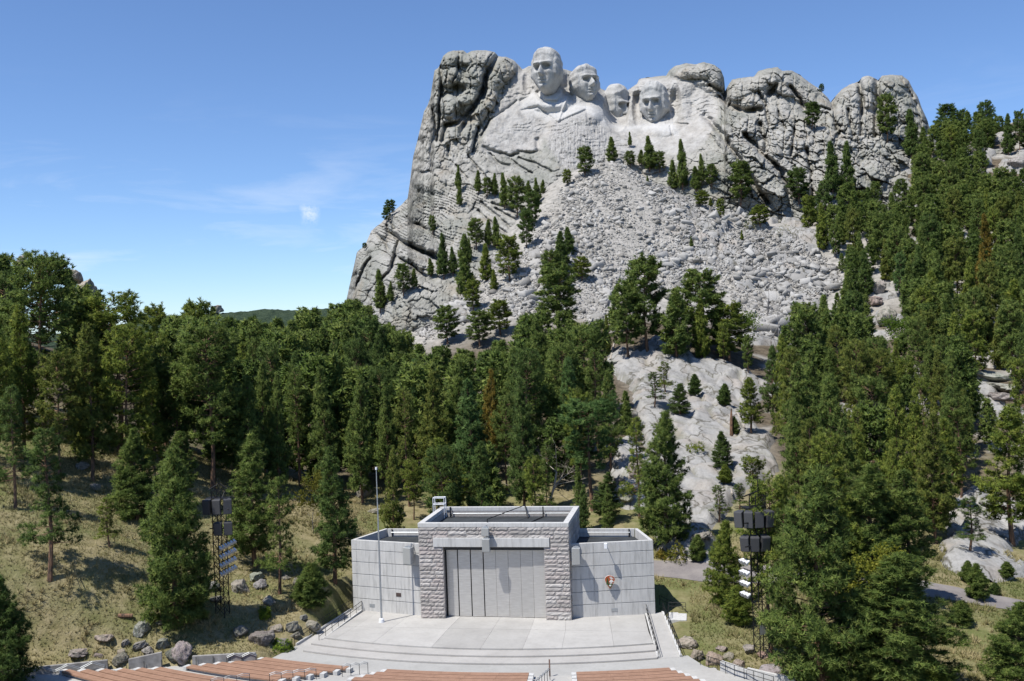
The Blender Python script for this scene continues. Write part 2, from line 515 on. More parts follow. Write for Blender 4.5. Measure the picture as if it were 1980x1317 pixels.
# ---- ground material: dry grass, needle litter under the pines, pale rubble, bare granite
t = NT('ground_cover', 0.95, 0.1)
_v = t.world()
_n1 = t.noise(_v, 0.09, 6, 0.6); _n2 = t.noise(_v, 0.9, 6, 0.65); _n3 = t.noise(_v, 5.0, 4, 0.7)
grass_c = t.ramp(_n2, [(0.28, (0.14, 0.128, 0.055)), (0.5, (0.26, 0.222, 0.118)), (0.72, (0.35, 0.295, 0.175))])
grass_c = t.mix(t.ramp(_n1, [(0.45, 0.0), (0.62, 0.7)]), grass_c, (0.105, 0.140, 0.036))
litter_c = t.ramp(_n2, [(0.3, (0.055, 0.044, 0.030)), (0.55, (0.135, 0.108, 0.075)), (0.75, (0.20, 0.17, 0.12))])
scree_c = t.ramp(_n2, [(0.3, (0.20, 0.18, 0.15)), (0.7, (0.40, 0.375, 0.335))])
rock_n = t.noise(t.mapping(_v, (1, 1, 1.6)), 0.5, 7, 0.6)
rock_c = t.ramp(rock_n, [(0.3, (0.21, 0.20, 0.18)), (0.5, (0.37, 0.35, 0.315)), (0.7, (0.47, 0.44, 0.40))])
rock_c = t.mix(t.ramp(t.noise(_v, 0.22, 5), [(0.5, 0.0), (0.7, 0.5)]), rock_c, (0.24, 0.235, 0.21))
c = t.mix(t.attr('litter'), grass_c, litter_c)
c = t.mix(t.attr('scree'), c, scree_c)
c = t.mix(t.attr('rock'), c, rock_c)
c = t.mix(0.35, c, t.ramp(_n3, [(0.3, 0.55), (0.7, 1.0)]), 'MULTIPLY')
t.color(c).bump(t.math('ADD', _n3, t.math('MULTIPLY', _n2, 2.0)), 0.6, 0.25)
MAT_GROUND = t.m

def ground_mesh():
    xs = np.concatenate([np.linspace(-6000, -400, 12), np.linspace(-380, GX0 - 8, 12), _gx, np.linspace(GX1 + 8, 420, 8), np.linspace(500, 6000, 12)])
    ys = np.concatenate([np.linspace(-600, 10, 8), _gy, np.linspace(GY1 + 10, 800, 12), np.linspace(900, 9000, 14)])
    X, Y = np.meshgrid(xs, ys)
    inside = (X >= GX0) & (X <= GX1) & (Y >= GY0) & (Y <= GY1)
    Z = G(X, Y)
    out = np.maximum(np.maximum(GX0 - X, X - GX1), np.maximum(GY0 - Y, Y - GY1)).clip(0)
    base = np.where(X < 0, -20.0, 10.0)
    Z = np.where(inside, Z, Z + (base - Z) * smooth(0, 250, out) + fbm(X / 300, Y / 300, 3) * 12 * smooth(0, 300, out))
    Z = np.where(Y < GY0, np.minimum(Z, -4 - 0.33 * np.maximum(Y, 0)), Z)
    sc = np.where(inside, samp(_scree, X, Y), 0); sl = np.where(inside, samp(_slab, X, Y) * 0.5, 0)
    px = proj(np.stack([X, np.maximum(Y, 5), Z], -1))
    nf = fbm(X / 11, Y / 11, 44)
    lit = smooth(140, 172, Y + 14 * nf) * (1 - 0.8 * smooth(150, 118, Y) * smooth(20, 40, X))
    rock = np.maximum(sl, smooth(0.15, 0.45, nf + 0.25 * _h(X, Y) - 0.25) * smooth(60, 90, X) * smooth(150, 200, Y))
    rock = np.maximum(rock, smooth(255, 280, Y) * smooth(-75, -60, X) * smooth(135, 115, X))
    rb = smooth(0.25, 0.5, fbm(X / 7, Y / 7, 61)) * smooth(150, 170, Y) * smooth(-12, 0, X)
    rock = np.maximum(rock, rb * 0.8)
    return mesh_np('ground', np.stack([X, Y, Z], -1).reshape(-1, 3), grid_faces(len(ys), len(xs)), MAT_GROUND, True,
                   dict(scree=smooth(.2, .8, sc).ravel(), rock=np.clip(rock, 0, 1).ravel(), litter=np.clip(lit, 0, 1).ravel()))
def _h(X, Y):
    return smooth(45, 75, X) * smooth(150, 200, Y)
tag(obj('ground', ground_mesh()), kind='structure')

# ---- bare granite breaking through the soil: the big slab, the shelf above the road, knobs on the hillside
t = NT('bare_granite', 0.9, 0.2)
_v = t.world()
n2 = t.noise(t.mapping(_v, (1.0, 0.45, 1.0), (0, 0, 0.35)), 0.55, 7, 0.65); n3 = t.noise(_v, 2.4, 6, 0.7)
c = t.ramp(n2, [(0.30, (0.19, 0.184, 0.172)), (0.48, (0.32, 0.312, 0.295)), (0.72, (0.415, 0.405, 0.385))])
c = t.mix(t.ramp(t.noise(_v, 0.16, 5), [(0.48, 0.0), (0.66, 0.55)]), c, (0.36, 0.31, 0.26))
c = t.mix(t.ramp(t.noise(_v, 0.35, 6, 0.7), [(0.56, 0.0), (0.68, 0.6)]), c, (0.15, 0.15, 0.14))
ck = t.n.new('ShaderNodeTexVoronoi'); ck.feature = 'DISTANCE_TO_EDGE'; ck.inputs['Scale'].default_value = 0.16
wp = t.n.new('ShaderNodeVectorMath'); wp.operation = 'ADD'
nz = t.n.new('ShaderNodeTexNoise'); nz.inputs['Scale'].default_value = 0.25; nz.inputs['Detail'].default_value = 5
sc3 = t.n.new('ShaderNodeVectorMath'); sc3.operation = 'SCALE'; sc3.inputs['Scale'].default_value = 6.0
t.l.new(_v, nz.inputs['Vector']); t.l.new(nz.outputs['Color'], sc3.inputs[0]); t.l.new(t.mapping(_v, (1.0, 0.45, 0.6), (0, 0, 0.5)), wp.inputs[0]); t.l.new(sc3.outputs[0], wp.inputs[1])
t.l.new(wp.outputs[0], ck.inputs['Vector'])
c = t.mix(t.ramp(ck.outputs['Distance'], [(0.0, 0.85), (0.035, 0.0)]), c, (0.07, 0.062, 0.04))
c = t.mix(t.attr('moss'), c, (0.12, 0.115, 0.045))
t.color(t.mix(0.45, c, t.ramp(n3, [(0.3, 0.6), (0.65, 1.0)]), 'MULTIPLY')).bump(t.math('ADD', n3, t.noise(_v, 9, 4)), 0.5, 0.15)
MAT_ROCK = t.m
SHELF = [(1825,975),(1895,945),(1990,985),(1995,1045),(1935,1070),(1990,1105),(1900,1128),(1830,1090)]
CORNER = [(1270,1030),(1330,1020),(1385,1050),(1380,1090),(1285,1085)]
FACE = [(1185,865),(1225,850),(1262,890),(1262,985),(1205,1000),(1185,940)]
FACE2 = [(868,838),(905,815),(938,830),(900,862)]
FACE3 = [(870,930),(905,905),(910,925),(862,975),(845,980)]
def granite_outcrops():
    global _Z
    gs = 0.6
    xs = np.arange(-30, 215, gs); ys = np.arange(116, 420, gs)
    X, Y = np.meshgrid(xs, ys)
    Z = G(X, Y)
    pp = proj(np.stack([X, Y, Z], -1))
    off = np.full(X.shape, -0.8)
    moss = np.zeros(X.shape)
    w1, w2, wc = worley((X * .94 + Y * .34) / 8 + .35 * fbm(X / 6, Y / 6, 41), (Y * .94 - X * .34) / 17 + .2 * fbm(X / 6, Y / 6, 42), 43)
    L = fbm(X / 12, Y / 15, 31) * 1.6 + X * 0.10 - Y * 0.035
    fr = L - np.floor(L)
    sheet = smooth(0.0, 0.06, fr) * (1.0 - 0.9 * fr) * 1.0
    crack = np.exp(-((w2 - w1) / 0.055) ** 2)
    for poly in (SLAB, SHELF, CORNER, FACE, FACE2, FACE3):
        d = seg_dist(pp[..., 0], pp[..., 1], poly + poly[:1]) * Y / FOC
        ms = np.where(in_poly(pp[..., 0], pp[..., 1], poly), d, -d) + 1.6 * fbm(X / 5, Y / 5, 45)
        o = -0.8 + 1.7 * smooth(-0.8, 0.9, ms) + (sheet + (wc - .5) * 0.4 + facets(X / 9 + .25 * fbm(X / 6, Y / 6, 48) - Y / 40, Y / 22 + .15 * fbm(X / 6, Y / 6, 50), 49, 0.5, 1.4, 0.35, 0.035) - 0.8 * crack + 0.14 * fbm(X / 3, Y / 3, 46)) * smooth(-0.5, 1.5, ms)
        moss = np.where(o > off, (crack * 0.55 + 0.5 * smooth(0.12, 0.0, fr) * smooth(0.1, .5, fbm(X / 5, Y / 5, 47))) * 0.8, moss)
        off = np.maximum(off, o)
    f1, f2, fc = worley(X / 9 + .4 * fbm(X / 9, Y / 9, 8), Y / 9, 21)
    g1, g2, gc = worley(X / 2.8 + .3 * fbm(X / 3, Y / 3, 9), Y / 2.8, 22)
    hill = smooth(44, 60, X) * smooth(165, 190, Y)
    o = -0.9 + smooth(0.02, 0.22, f2 - f1) * smooth(0.66, 0.72, fc) * hill * (1.6 + 3.4 * (fc - .5)) + hill * smooth(.66, .72, fc) * ((gc - .5) * 0.9 - 0.5 * np.exp(-((g2 - g1) / .1) ** 2) + .3 * fbm(X / 1.5, Y / 1.5, 23))
    o = np.where(pp[..., 0] > 2020, -.9, o)
    off = np.maximum(off, o)
    off = np.where((Y > MDLIM(pp)) , -0.8, off)
    ZR = Z + off
    F = grid_faces(len(ys), len(xs))
    fo = off.ravel()[F].max(1)
    F = F[fo > -0.35]
    u, inv = np.unique(F, return_inverse=True)
    V = np.stack([X, Y, ZR], -1).reshape(-1, 3)[u]
    o_ = tag(obj('granite_outcrop', mesh_np('granite_outcrop', V, inv.reshape(-1, 4), MAT_ROCK, True, dict(moss=np.clip(moss, 0, 1).ravel()[u]))), kind='structure')
    ci = ((_gx - xs[0]) / gs).round().astype(int); ri = ((_gy - ys[0]) / gs).round().astype(int)
    mc = (ci >= 0) & (ci < len(xs)); mr = (ri >= 0) & (ri < len(ys))
    sub = ZR[np.ix_(ri[mr], ci[mc])]
    q = np.ix_(np.nonzero(mr)[0], np.nonzero(mc)[0])
    _Z[q] = np.maximum(_Z[q], sub)
def MDLIM(pp):
    return np.full(pp.shape[:-1], 1e9)
granite_outcrops()

# ---- roads: a strip of worn asphalt draped on the ground
t = NT('worn_asphalt', 0.92, 0.2)
_v = t.world()
t.color(t.mix(t.ramp(t.noise(_v, 0.5, 5), [(0.4, 0.0), (0.7, 0.8)]), t.ramp(t.noise(_v, 9, 3), [(0.3, (0.15, 0.135, 0.13)), (0.7, (0.22, 0.20, 0.19))]), (0.26, 0.235, 0.215)))
t.bump(t.noise(_v, 20, 3), 0.3, 0.02)
MAT_ROAD = t.m
def road(name, pts, width):
    P = []
    for (a, b) in zip(pts[:-1], pts[1:]):
        for k in range(12): P.append(Vector(a).lerp(Vector(b), k / 12))
    P.append(Vector(pts[-1]))
    V = []
    for i, p in enumerate(P):
        d = (P[min(i + 1, len(P) - 1)] - P[max(i - 1, 0)]); d.z = 0; d.normalize()
        s = Vector((d.y, -d.x, 0))
        zc = float(G(p.x, p.y))
        for k in range(7):
            q = p + s * ((k / 6 - .5) * width)
            V.append((q.x, q.y, float(G(q.x, q.y)) + 0.05))
    return tag(obj(name, mesh_np(name, np.array(V), grid_faces(len(P), 7), MAT_ROAD, True)), kind='structure')
_rp = [hit(1180, 1098), hit(1265, 1102), hit(1330, 1106), hit(1420, 1112), hit(1600, 1122), hit(1760, 1136), hit(1860, 1152), hit(1960, 1172), hit(2080, 1200)]
road('road', [(p.x, p.y, 0) for p in _rp], 4.6)

# ------------------------------------------------------------------ the mountain
# front depths: pixel x, pixel y, distance
_md = [(840,120,411),(900,100,416),(960,110,418),(1010,130,420),(1060,100,417),(1130,130,418),(1185,170,424),(1260,155,424),(1350,125,416),(1400,180,410),
 (1500,135,412),(1580,180,414),(1700,150,420),(1790,230,415),(1850,280,420),
 (840,250,398),(940,220,400),(1040,250,398),(1150,240,396),(1200,250,403),(1300,240,404),(1400,250,386),(1500,250,386),(1600,250,391),(1700,260,394),
 (800,330,388),(900,320,380),(1000,300,385),(1100,310,379),(1200,300,383),(1300,310,380),(1400,350,361),(1500,380,356),(1600,400,354),(1700,400,362),(1800,380,374),
 (790,390,381),(850,400,366),(940,420,353),(1040,420,351),(720,450,376),(760,450,361),(840,500,339),(900,500,327),(680,500,366),(670,560,356),(740,560,326),
 (800,540,319),(650,640,345),(760,640,310),(900,640,305),(1200,400,374),(1350,450,360),(1200,560,347),(1500,500,352),(1600,550,352),(1700,550,364),(1000,560,322),
 (1200,700,330),(1500,700,350),(1800,700,370),(640,720,340),(850,720,310)]
MDEPTH = TPS(np.array([m[:2] for m in _md], float), np.array([m[2] for m in _md], float), 1e-3)
SKYLINE = [(640,606),(655,600),(668,588),(661,560),(660,530),(667,508),(690,488),(706,474),(718,446),(738,430),(752,414),(772,400),(788,384),(792,356),(795,332),(799,302),
 (806,276),(812,250),(820,215),(827,203),(832,188),(832,150),(840,137),(848,130),(857,108),(866,101),(876,98),(896,97),(903,103),(912,98),(926,97),(946,98),(957,101),
 (964,109),(978,110),(992,116),(1004,127),(1010,134),(1022,128),(1032,126),(1060,132),(1086,132),(1100,136),(1115,142),(1130,152),(1150,160),(1163,172),(1185,180),(1204,184),(1209,178),
 (1232,162),(1236,153),(1252,150),(1288,146),(1294,136),(1305,128),(1328,122),(1345,124),(1362,120),(1382,126),(1394,136),(1400,150),(1399,176),(1403,186),(1407,166),
 (1416,154),(1436,150),(1458,148),(1466,138),(1480,133),(1503,130),(1512,137),(1530,136),(1548,146),(1566,160),(1584,172),(1600,188),(1609,202),(1614,188),(1626,174),
 (1642,164),(1660,158),(1668,149),(1680,146),(1692,152),(1698,156),(1706,146),(1724,144),(1744,146),(1757,156),(1766,174),(1775,188),(1782,208),(1793,232),(1802,262),
 (1830,300),(1880,330)]
_sk = []
for (_x, _y) in SKYLINE:                              # the overhanging outline low at the left is cut straight
    if not _sk or _x > _sk[-1][0]: _sk.append((_x, _y))
_skx = np.array([s[0] for s in _sk], float); _sky = np.array([s[1] for s in _sk], float)

PX0, PX1, NC, NR, NB = 644.0, 1860.0, 1010, 400, 10
_u = np.linspace(PX0, PX1, NC)
_top = np.interp(_u, _skx, _sky) + 1.2 * fbm(_u / 7, _u * 0 + 3.3, 12)
_bot = np.interp(_u, [640, 760, 900, 1040, 1160, 1300, 1500, 1620, 1860], [690, 690, 680, 620, 420, 440, 520, 620, 640]).astype(float)
_v = np.linspace(0, 1, NR) ** 1.0
MPX = np.repeat(_u[None], NR, 0)
MPY = _top[None] + (_bot - _top)[None] * _v[:, None]
def _interp_depth():
    cx = np.arange(600, 1900.1, 5.0); cy = np.arange(80, 740.1, 5.0)
    X, Y = np.meshgrid(cx, cy); Z = MDEPTH(X, Y)
    def f(px, py):
        c = np.clip((px - 600) / 5, 0, len(cx) - 1.001); r = np.clip((py - 80) / 5, 0, len(cy) - 1.001)
        c0, r0 = c.astype(int), r.astype(int); fc, fr = c - c0, r - r0
        return (Z[r0, c0] * (1 - fc) + Z[r0, c0 + 1] * fc) * (1 - fr) + (Z[r0 + 1, c0] * (1 - fc) + Z[r0 + 1, c0 + 1] * fc) * fr
    return f
MD = _interp_depth()
_D = MD(MPX, MPY)

CARVED = [(1006,136),(988,165),(962,208),(940,255),(926,290),(985,298),(1046,290),(1052,268),(1100,330),(1180,304),(1200,300),(1290,300),(1345,292),(1372,262),(1392,215),
          (1378,180),(1345,160),(1300,150),(1236,152),(1210,178),(1165,178),(1095,148)]
WHITE = [(1012,196),(1030,176),(1092,176),(1100,196),(1150,205),(1172,212),(1180,240),(1210,246),(1250,238),(1300,236),(1310,262),(1240,250),(1200,252),(1160,236),(1132,216),(1080,236),(1008,214)]
DRILL = [(1072,236),(1132,214),(1160,236),(1176,262),(1180,310),(1090,326),(1056,280)]
def pmask(poly, r):
    m = in_poly(MPX, MPY, poly); d = seg_dist(MPX, MPY, poly + poly[:1])
    return np.clip(0.5 + np.where(m, d, -d) / (2 * r), 0, 1)
carved = pmask(CARVED, 5); white = pmask(WHITE, 6) * carved; drill = pmask(DRILL, 5)
nat = 1 - carved
xx, yy = MPX / 5.0, MPY / 5.0                          # about one metre per unit
B = np.full(MPX.shape, -1e3)
BULGES = [  # cx, cy, rx, ry, turn in degrees, swell in metres
 (873,113,30,19,-10,9),(926,113,40,19,5,9),(871,150,21,19,-30,9),(843,150,13,24,0,8),(920,143,19,38,12,11),(897,166,14,17,0,8),(905,186,23,16,-18,10),(869,206,20,23,-20,10),
 (840,190,11,30,0,8),(949,189,12,28,18,7),(928,217,13,30,28,8),(970,130,28,27,35,9),(958,150,18,27,15,8),(911,247,13,26,25,7),(908,279,9,18,5,5),(877,256,14,14,0,6),(885,230,14,22,-15,5),
 (835,236,13,32,8,5),(822,270,14,38,10,4),(812,320,20,38,8,4),(855,300,22,26,0,3),(830,352,34,22,10,4),(858,276,12,24,-8,4),
 (805,462,48,20,27,9),(795,494,44,15,30,8),(740,440,26,18,-42,7),(770,425,36,17,20,6),(733,502,26,24,-48,7),(681,515,24,26,-40,8),(708,540,18,34,35,6),(756,536,40,17,32,6),(690,560,22,26,10,5),
 (720,470,20,14,-40,6),(790,410,26,14,15,5),(855,440,30,18,25,4),(700,498,14,20,-30,5),
 (1350,136,50,17,8,8),(1384,152,17,24,0,8),(1322,140,26,16,-10,6),(1366,172,26,16,30,5),(1392,196,14,22,20,4),
 (1416,282,24,70,-34,8),(1470,330,24,76,-30,8),(1500,366,18,44,-18,8),(1398,222,34,26,25,6),(1440,246,30,34,-30,6),(1385,320,30,36,-24,4),
 (1428,172,26,22,-15,9),(1462,158,24,20,0,8),(1500,146,32,18,0,10),(1522,162,30,24,20,9),(1560,180,36,24,36,8),(1590,196,22,18,40,7),(1470,192,12,30,6,6),(1446,196,12,28,10,6),
 (1512,240,28,46,-12,7),(1480,236,16,30,-10,5),(1548,226,24,24,10,6),(1545,262,30,26,20,5),(1490,290,22,26,-30,5),
 (1640,182,26,22,-18,9),(1678,160,14,17,0,9),(1678,186,10,24,0,6),(1726,168,40,27,8,10),(1752,196,28,42,-14,8),(1636,216,28,28,0,7),(1656,246,20,26,0,6),(1700,230,16,30,0,5),(1776,226,15,34,-12,5),
 (1612,236,16,30,10,5),(1600,262,24,18,0,5),(1632,276,22,16,0,5),(1724,216,20,24,0,6),
 (1700,290,34,22,10,6),(1740,310,26,22,0,6),(1706,320,30,24,0,5),(1750,350,24,26,0,5),(1680,350,30,30,0,5),(1800,330,30,30,0,4)]
WX = MPX + 3.0 * fbm(xx / 3.0, yy / 3.0, 51); WY = MPY + 3.0 * fbm(xx / 3.0, yy / 3.0, 57)
def near(cx, cy, r):
    return np.nonzero((np.abs(WX - cx) < r) & (np.abs(WY - cy) < r))
for (cx, cy, rx, ry, a, am) in BULGES:
    a = math.radians(a); ca, sa = math.cos(a), math.sin(a)
    ii = near(cx, cy, max(rx, ry) * 1.3)
    wx, wy = WX[ii], WY[ii]
    e = ((wx - cx) * ca + (wy - cy) * sa) / rx; g = (-(wx - cx) * sa + (wy - cy) * ca) / ry
    r2 = (np.abs(e) ** 2.6 + np.abs(g) ** 2.6)
    B[ii] = np.maximum(B[ii], np.where(r2 < 1, am * 0.66 * np.power(np.maximum(1 - r2, 0), 0.55), -1e3))
bul = np.where(B > -500, B, 0.0) * nat
STROKES = [  # polyline, half width in pixels, depth in metres
 ([(962,108),(940,146),(937,168),(921,199),(911,214),(884,238),(861,243)],5,9),([(852,130),(853,170),(849,206),(846,272)],2.5,6),([(923,246),(914,294)],2.5,6),([(1000,196),(948,230),(930,262)],2,3),
 ([(880,168),(894,172)],8,8),([(888,222),(906,232),(898,244)],9,8),([(862,240),(856,272)],4,6),([(838,210),(842,262)],2.5,5),([(866,284),(868,300)],4,5),([(888,112),(884,140),(870,172)],2,4),([(858,118),(866,136),(862,160)],2,4),
 ([(1030,172),(1022,186),(1008,196)],3,3),
 ([(936,284),(958,294),(985,301),(1003,297)],3.5,5),([(1003,292),(1030,296),(1043,293)],3,4),([(1039,270),(1040,292)],4,5),([(1003,305),(1040,318),(1066,330)],2,3),([(985,306),(1010,325),(1030,336)],2,3),([(946,296),(966,316),(985,320)],2.5,3),
 ([(905,300),(925,326),(945,346)],2,3),([(880,320),(905,345)],2,3),
 ([(748,436),(753,448),(770,462),(798,478),(830,492),(846,502)],4,8),([(771,462),(764,490),(757,520),(738,540)],3.5,7),([(690,556),(702,520),(716,500)],3,6),([(752,415),(760,440)],3,5),([(776,500),(800,516),(825,536)],3,5),
 ([(786,420),(800,432),(826,444)],2.5,4),([(720,446),(742,462),(750,480)],3,5),([(668,540),(690,530)],2.5,4),
 ([(952,392),(985,404),(1008,420)],2,3),([(960,402),(990,420),(1010,432)],2,3),([(930,392),(960,414),(985,440),(1006,446)],2.5,3),([(925,408),(955,432),(980,452)],2,3),
 ([(1364,222),(1392,256),(1424,300),(1452,346),(1484,392)],6,10),([(1440,262),(1478,300),(1510,330),(1528,372)],5,9),([(1390,186),(1404,200),(1420,214)],4,6),([(1340,205),(1364,224)],2.5,3),
 ([(1372,164),(1392,176),(1400,186)],4,6),([(1412,204),(1440,216),(1470,212)],6,9),([(1468,180),(1480,206),(1486,240)],3.5,6),([(1500,166),(1488,182)],5,7),([(1528,168),(1546,190),(1556,212)],4,7),([(1548,200),(1580,206),(1606,212)],2.5,4),
 ([(1470,240),(1482,276),(1478,300)],5,7),([(1505,215),(1520,250)],2.5,4),([(1560,290),(1572,340),(1570,380)],4,6),([(1536,250),(1530,300)],2.5,5),
 ([(1660,160),(1668,200),(1664,260)],3.5,7),([(1696,156),(1700,200),(1690,214)],5,9),([(1760,180),(1776,214)],3,5),([(1690,210),(1694,262)],4,7),([(1640,214),(1650,262)],3,6),([(1612,206),(1618,250)],3,5),
 ([(1206,190),(1212,244)],3,3)]
groove = np.zeros(MPX.shape)
for pts, w, dp in STROKES:
    pa = np.array(pts, float); mn, mx_ = pa.min(0) - 4 * w, pa.max(0) + 4 * w
    ii = np.nonzero((WX > mn[0]) & (WX < mx_[0]) & (WY > mn[1]) & (WY < mx_[1]))
    d = seg_dist(WX[ii], WY[ii], pts)
    groove[ii] = np.maximum(groove[ii], dp * np.exp(-(d / w) ** 2))
# jointed granite: blocks at two sizes, tilted down to the right, broken most on the right and low down
ang = math.radians(24)
rx_, ry_ = xx * math.cos(ang) + yy * math.sin(ang), -xx * math.sin(ang) + yy * math.cos(ang)
wob = 0.7 * fbm(xx / 4, yy / 4, 81); wob2 = 0.7 * fbm(xx / 4, yy / 4, 83)
wv = 0.25 * fbm(xx / 3, yy / 3, 85)
big_ = facets(rx_ / 9.0 + wob * .5, ry_ / 4.2 + wob2 * .5, 3, 3.4, 5.0, 2.6, 0.05)
col_ = facets(xx / 4.2 + wob * .4, yy / 9.0 + wob2 * .4, 6, 2.4, 3.4, 2.2, 0.06)
sml_ = facets(xx / 2.3 + wv, yy / 1.7 + wv, 4, 1.2, 1.9, 0.9, 0.09)
jag = smooth(1520, 1600, MPX) * smooth(230, 280, MPY) + smooth(1385, 1430, MPX) * smooth(210, 250, MPY) * .6
jag = np.clip(jag + 0.75 * smooth(960, 860, MPX) * smooth(290, 330, MPY) + 0.35, 0, 1) * nat
upper = smooth(330, 250, MPY)
blocks = (big_ * (1 - .6 * upper) + col_ * (.35 + .65 * upper)) * (0.30 + 0.75 * jag) + sml_ * (0.20 + 0.58 * jag)
blocks *= nat * (0.42 + 1.05 * smooth(320, 270, MPY) * smooth(1010, 960, MPX) + 0.7 * smooth(1300, 1400, MPX))
strata = np.zeros(MPX.shape)
sl = (ry_ * 0.9 + 1.6 * fbm(xx / 9, yy / 9, 91))
strata = (sl - np.floor(sl)) * smooth(320, 400, MPY) * smooth(1080, 960, MPX) * 1.3 * smooth(560, 500, MPY) * nat * smooth(-0.25, 0.3, fbm(xx / 14, yy / 14, 92))
horiz = yy * 0.85 + 1.2 * fbm(xx / 8, yy / 5, 93)
horiz2 = (yy * 0.55 + xx * 0.10) + 1.5 * fbm(xx / 7, yy / 4, 193)
ledge = ((np.abs((horiz - np.floor(horiz)) - .5)) * 0.22 * smooth(0.0, .5, fbm(xx / 9, yy / 6, 194)) + (horiz2 - np.floor(horiz2)) * 0.50 * smooth(-0.05, .45, fbm(xx / 12, yy / 7, 195))) * carved * (1 - white * .9)
rough = fbm(xx / 2.2, yy / 1.6, 95, 5) * (0.9 * nat + 1.0 * carved * (1 - white)) + fbm(xx / 0.7, yy / 0.6, 97, 3) * (0.4 * nat + 0.28 * carved * (1 - .6 * white))
holes = np.sin(MPX * 1.9 + 2 * fbm(xx / 3, yy / 3, 99)) * 0.25 * drill + fbm(xx / 0.5, yy / 3, 98) * 0.8 * drill
apron = np.zeros(MPX.shape)
# the carved bust and shoulders stand proud below the heads; niches behind the heads
for (cx, cy, rx, ry, am) in [(1062,196,52,22,5.0),(1130,222,40,22,3.5),(1280,250,40,16,3.0),(1232,170,26,16,4.0),(1312,170,34,22,4.0),(1318,210,20,40,3.0),(1152,205,18,40,2.2),(1100,262,46,40,3.0),(1000,240,50,36,2.0)]:
    r2 = ((MPX - cx) / rx) ** 2 + ((MPY - cy) / ry) ** 2
    apron += np.where(r2 < 1, am * (1 - r2) ** 1.2, 0)
for (cx, cy, rx, ry, am) in [(1100,160,16,34,6.0),(1192,210,26,46,12.0),(1232,205,10,40,5.0),(1306,200,12,40,4.0),(1020,160,10,26,3.0)]:
    r2 = ((MPX - cx) / rx) ** 2 + ((MPY - cy) / ry) ** 2
    apron -= np.where(r2 < 1, am * (1 - r2), 0)
for pts, w, dp in [([(1008,214),(1040,206),(1078,238)],2.5,1.2),([(1078,238),(1096,190)],2.0,-1.0),([(1040,180),(1052,196),(1078,198),(1092,182)],4,2.5),([(1078,238),(1104,226),(1132,214)],3,2.0),([(1288,238),(1330,240)],2,1.2),([(1296,244),(1300,262)],2,1.2)]:
    apron -= dp * np.exp(-(seg_dist(MPX, MPY, pts) / w) ** 2)
edge = np.full(MPX.shape, 99.0)
ii = np.nonzero(MPY - _top[None] < np.where(MPX < 860, 170, 45))
edge[ii] = seg_dist(MPX[ii], MPY[ii], _sk)
relief = bul - groove * (1 - .55 * carved) + blocks + strata + ledge + rough * 0.8 + holes + apron - 9 * np.exp(-edge / 6.0)
_D = _D - relief
P = ray(MPX, MPY) * _D[..., None]
# the back: rounds over the top and falls away
tp = P[0]
rows = []
for k in range(NB, 0, -1):
    s = k / NB
    rows.append(tp + np.stack([0 * s * tp[:, 0], np.full(NC, 46 * s), -70 * s ** 2 + 0 * tp[:, 0]], -1))
PV = np.concatenate([np.array(rows), P], 0)
pad = lambda a, v=None: np.concatenate([np.repeat(a[:1] if v is None else np.full((1, NC), v), NB, 0), a], 0)
lich = np.clip(0.5 + 0.8 * fbm(xx / 12, yy / 12, 111), 0, 1)

t = NT('granite', 0.93, 0.15)
_v = t.world()
n1 = t.noise(_v, 0.035, 6, 0.6); n2 = t.noise(t.mapping(_v, (1, 1, 0.35)), 0.30, 7, 0.65); n3 = t.noise(_v, 1.6, 6, 0.7)
base = t.ramp(n2, [(0.30, (0.20, 0.193, 0.172)), (0.48, (0.335, 0.323, 0.29)), (0.70, (0.44, 0.425, 0.39))])
base = t.mix(t.ramp(n1, [(0.46, 0.0), (0.62, 0.55)]), base, (0.20, 0.21, 0.175))
base = t.mix(t.ramp(t.noise(_v, 0.09, 5), [(0.56, 0.0), (0.70, 0.45)]), base, (0.33, 0.27, 0.20))
cut = t.ramp(n2, [(0.30, (0.28, 0.265, 0.245)), (0.50, (0.41, 0.395, 0.368)), (0.72, (0.49, 0.475, 0.45))])
cut = t.mix(t.ramp(n1, [(0.5, 0.0), (0.68, 0.3)]), cut, (0.46, 0.41, 0.35))
col = t.mix(t.attr('carved'), base, cut)
col = t.mix(t.attr('white'), col, t.ramp(n2, [(0.3, (0.46, 0.45, 0.43)), (0.7, (0.58, 0.57, 0.55))]))
col = t.mix(t.attr('drill'), col, t.ramp(t.noise(t.mapping(_v, (1.6, 1.6, 0.12)), 0.9, 4), [(0.35, (0.22, 0.215, 0.21)), (0.65, (0.46, 0.45, 0.43))]))
col = t.mix(0.5, col, t.ramp(n3, [(0.28, 0.62), (0.66, 1.0)]), 'MULTIPLY')
t.color(col).bump(t.math('ADD', t.noise(_v, 0.9, 6, 0.7), n3), 0.55, 0.6)
MAT_GRANITE = t.m
mountain = obj('mountain', mesh_np('mountain', PV.reshape(-1, 3), grid_faces(NR + NB, NC)[:, ::-1], MAT_GRANITE, True,
               dict(carved=pad(carved), white=pad(white), drill=pad(drill * 0.75))))
tag(mountain, kind='structure')

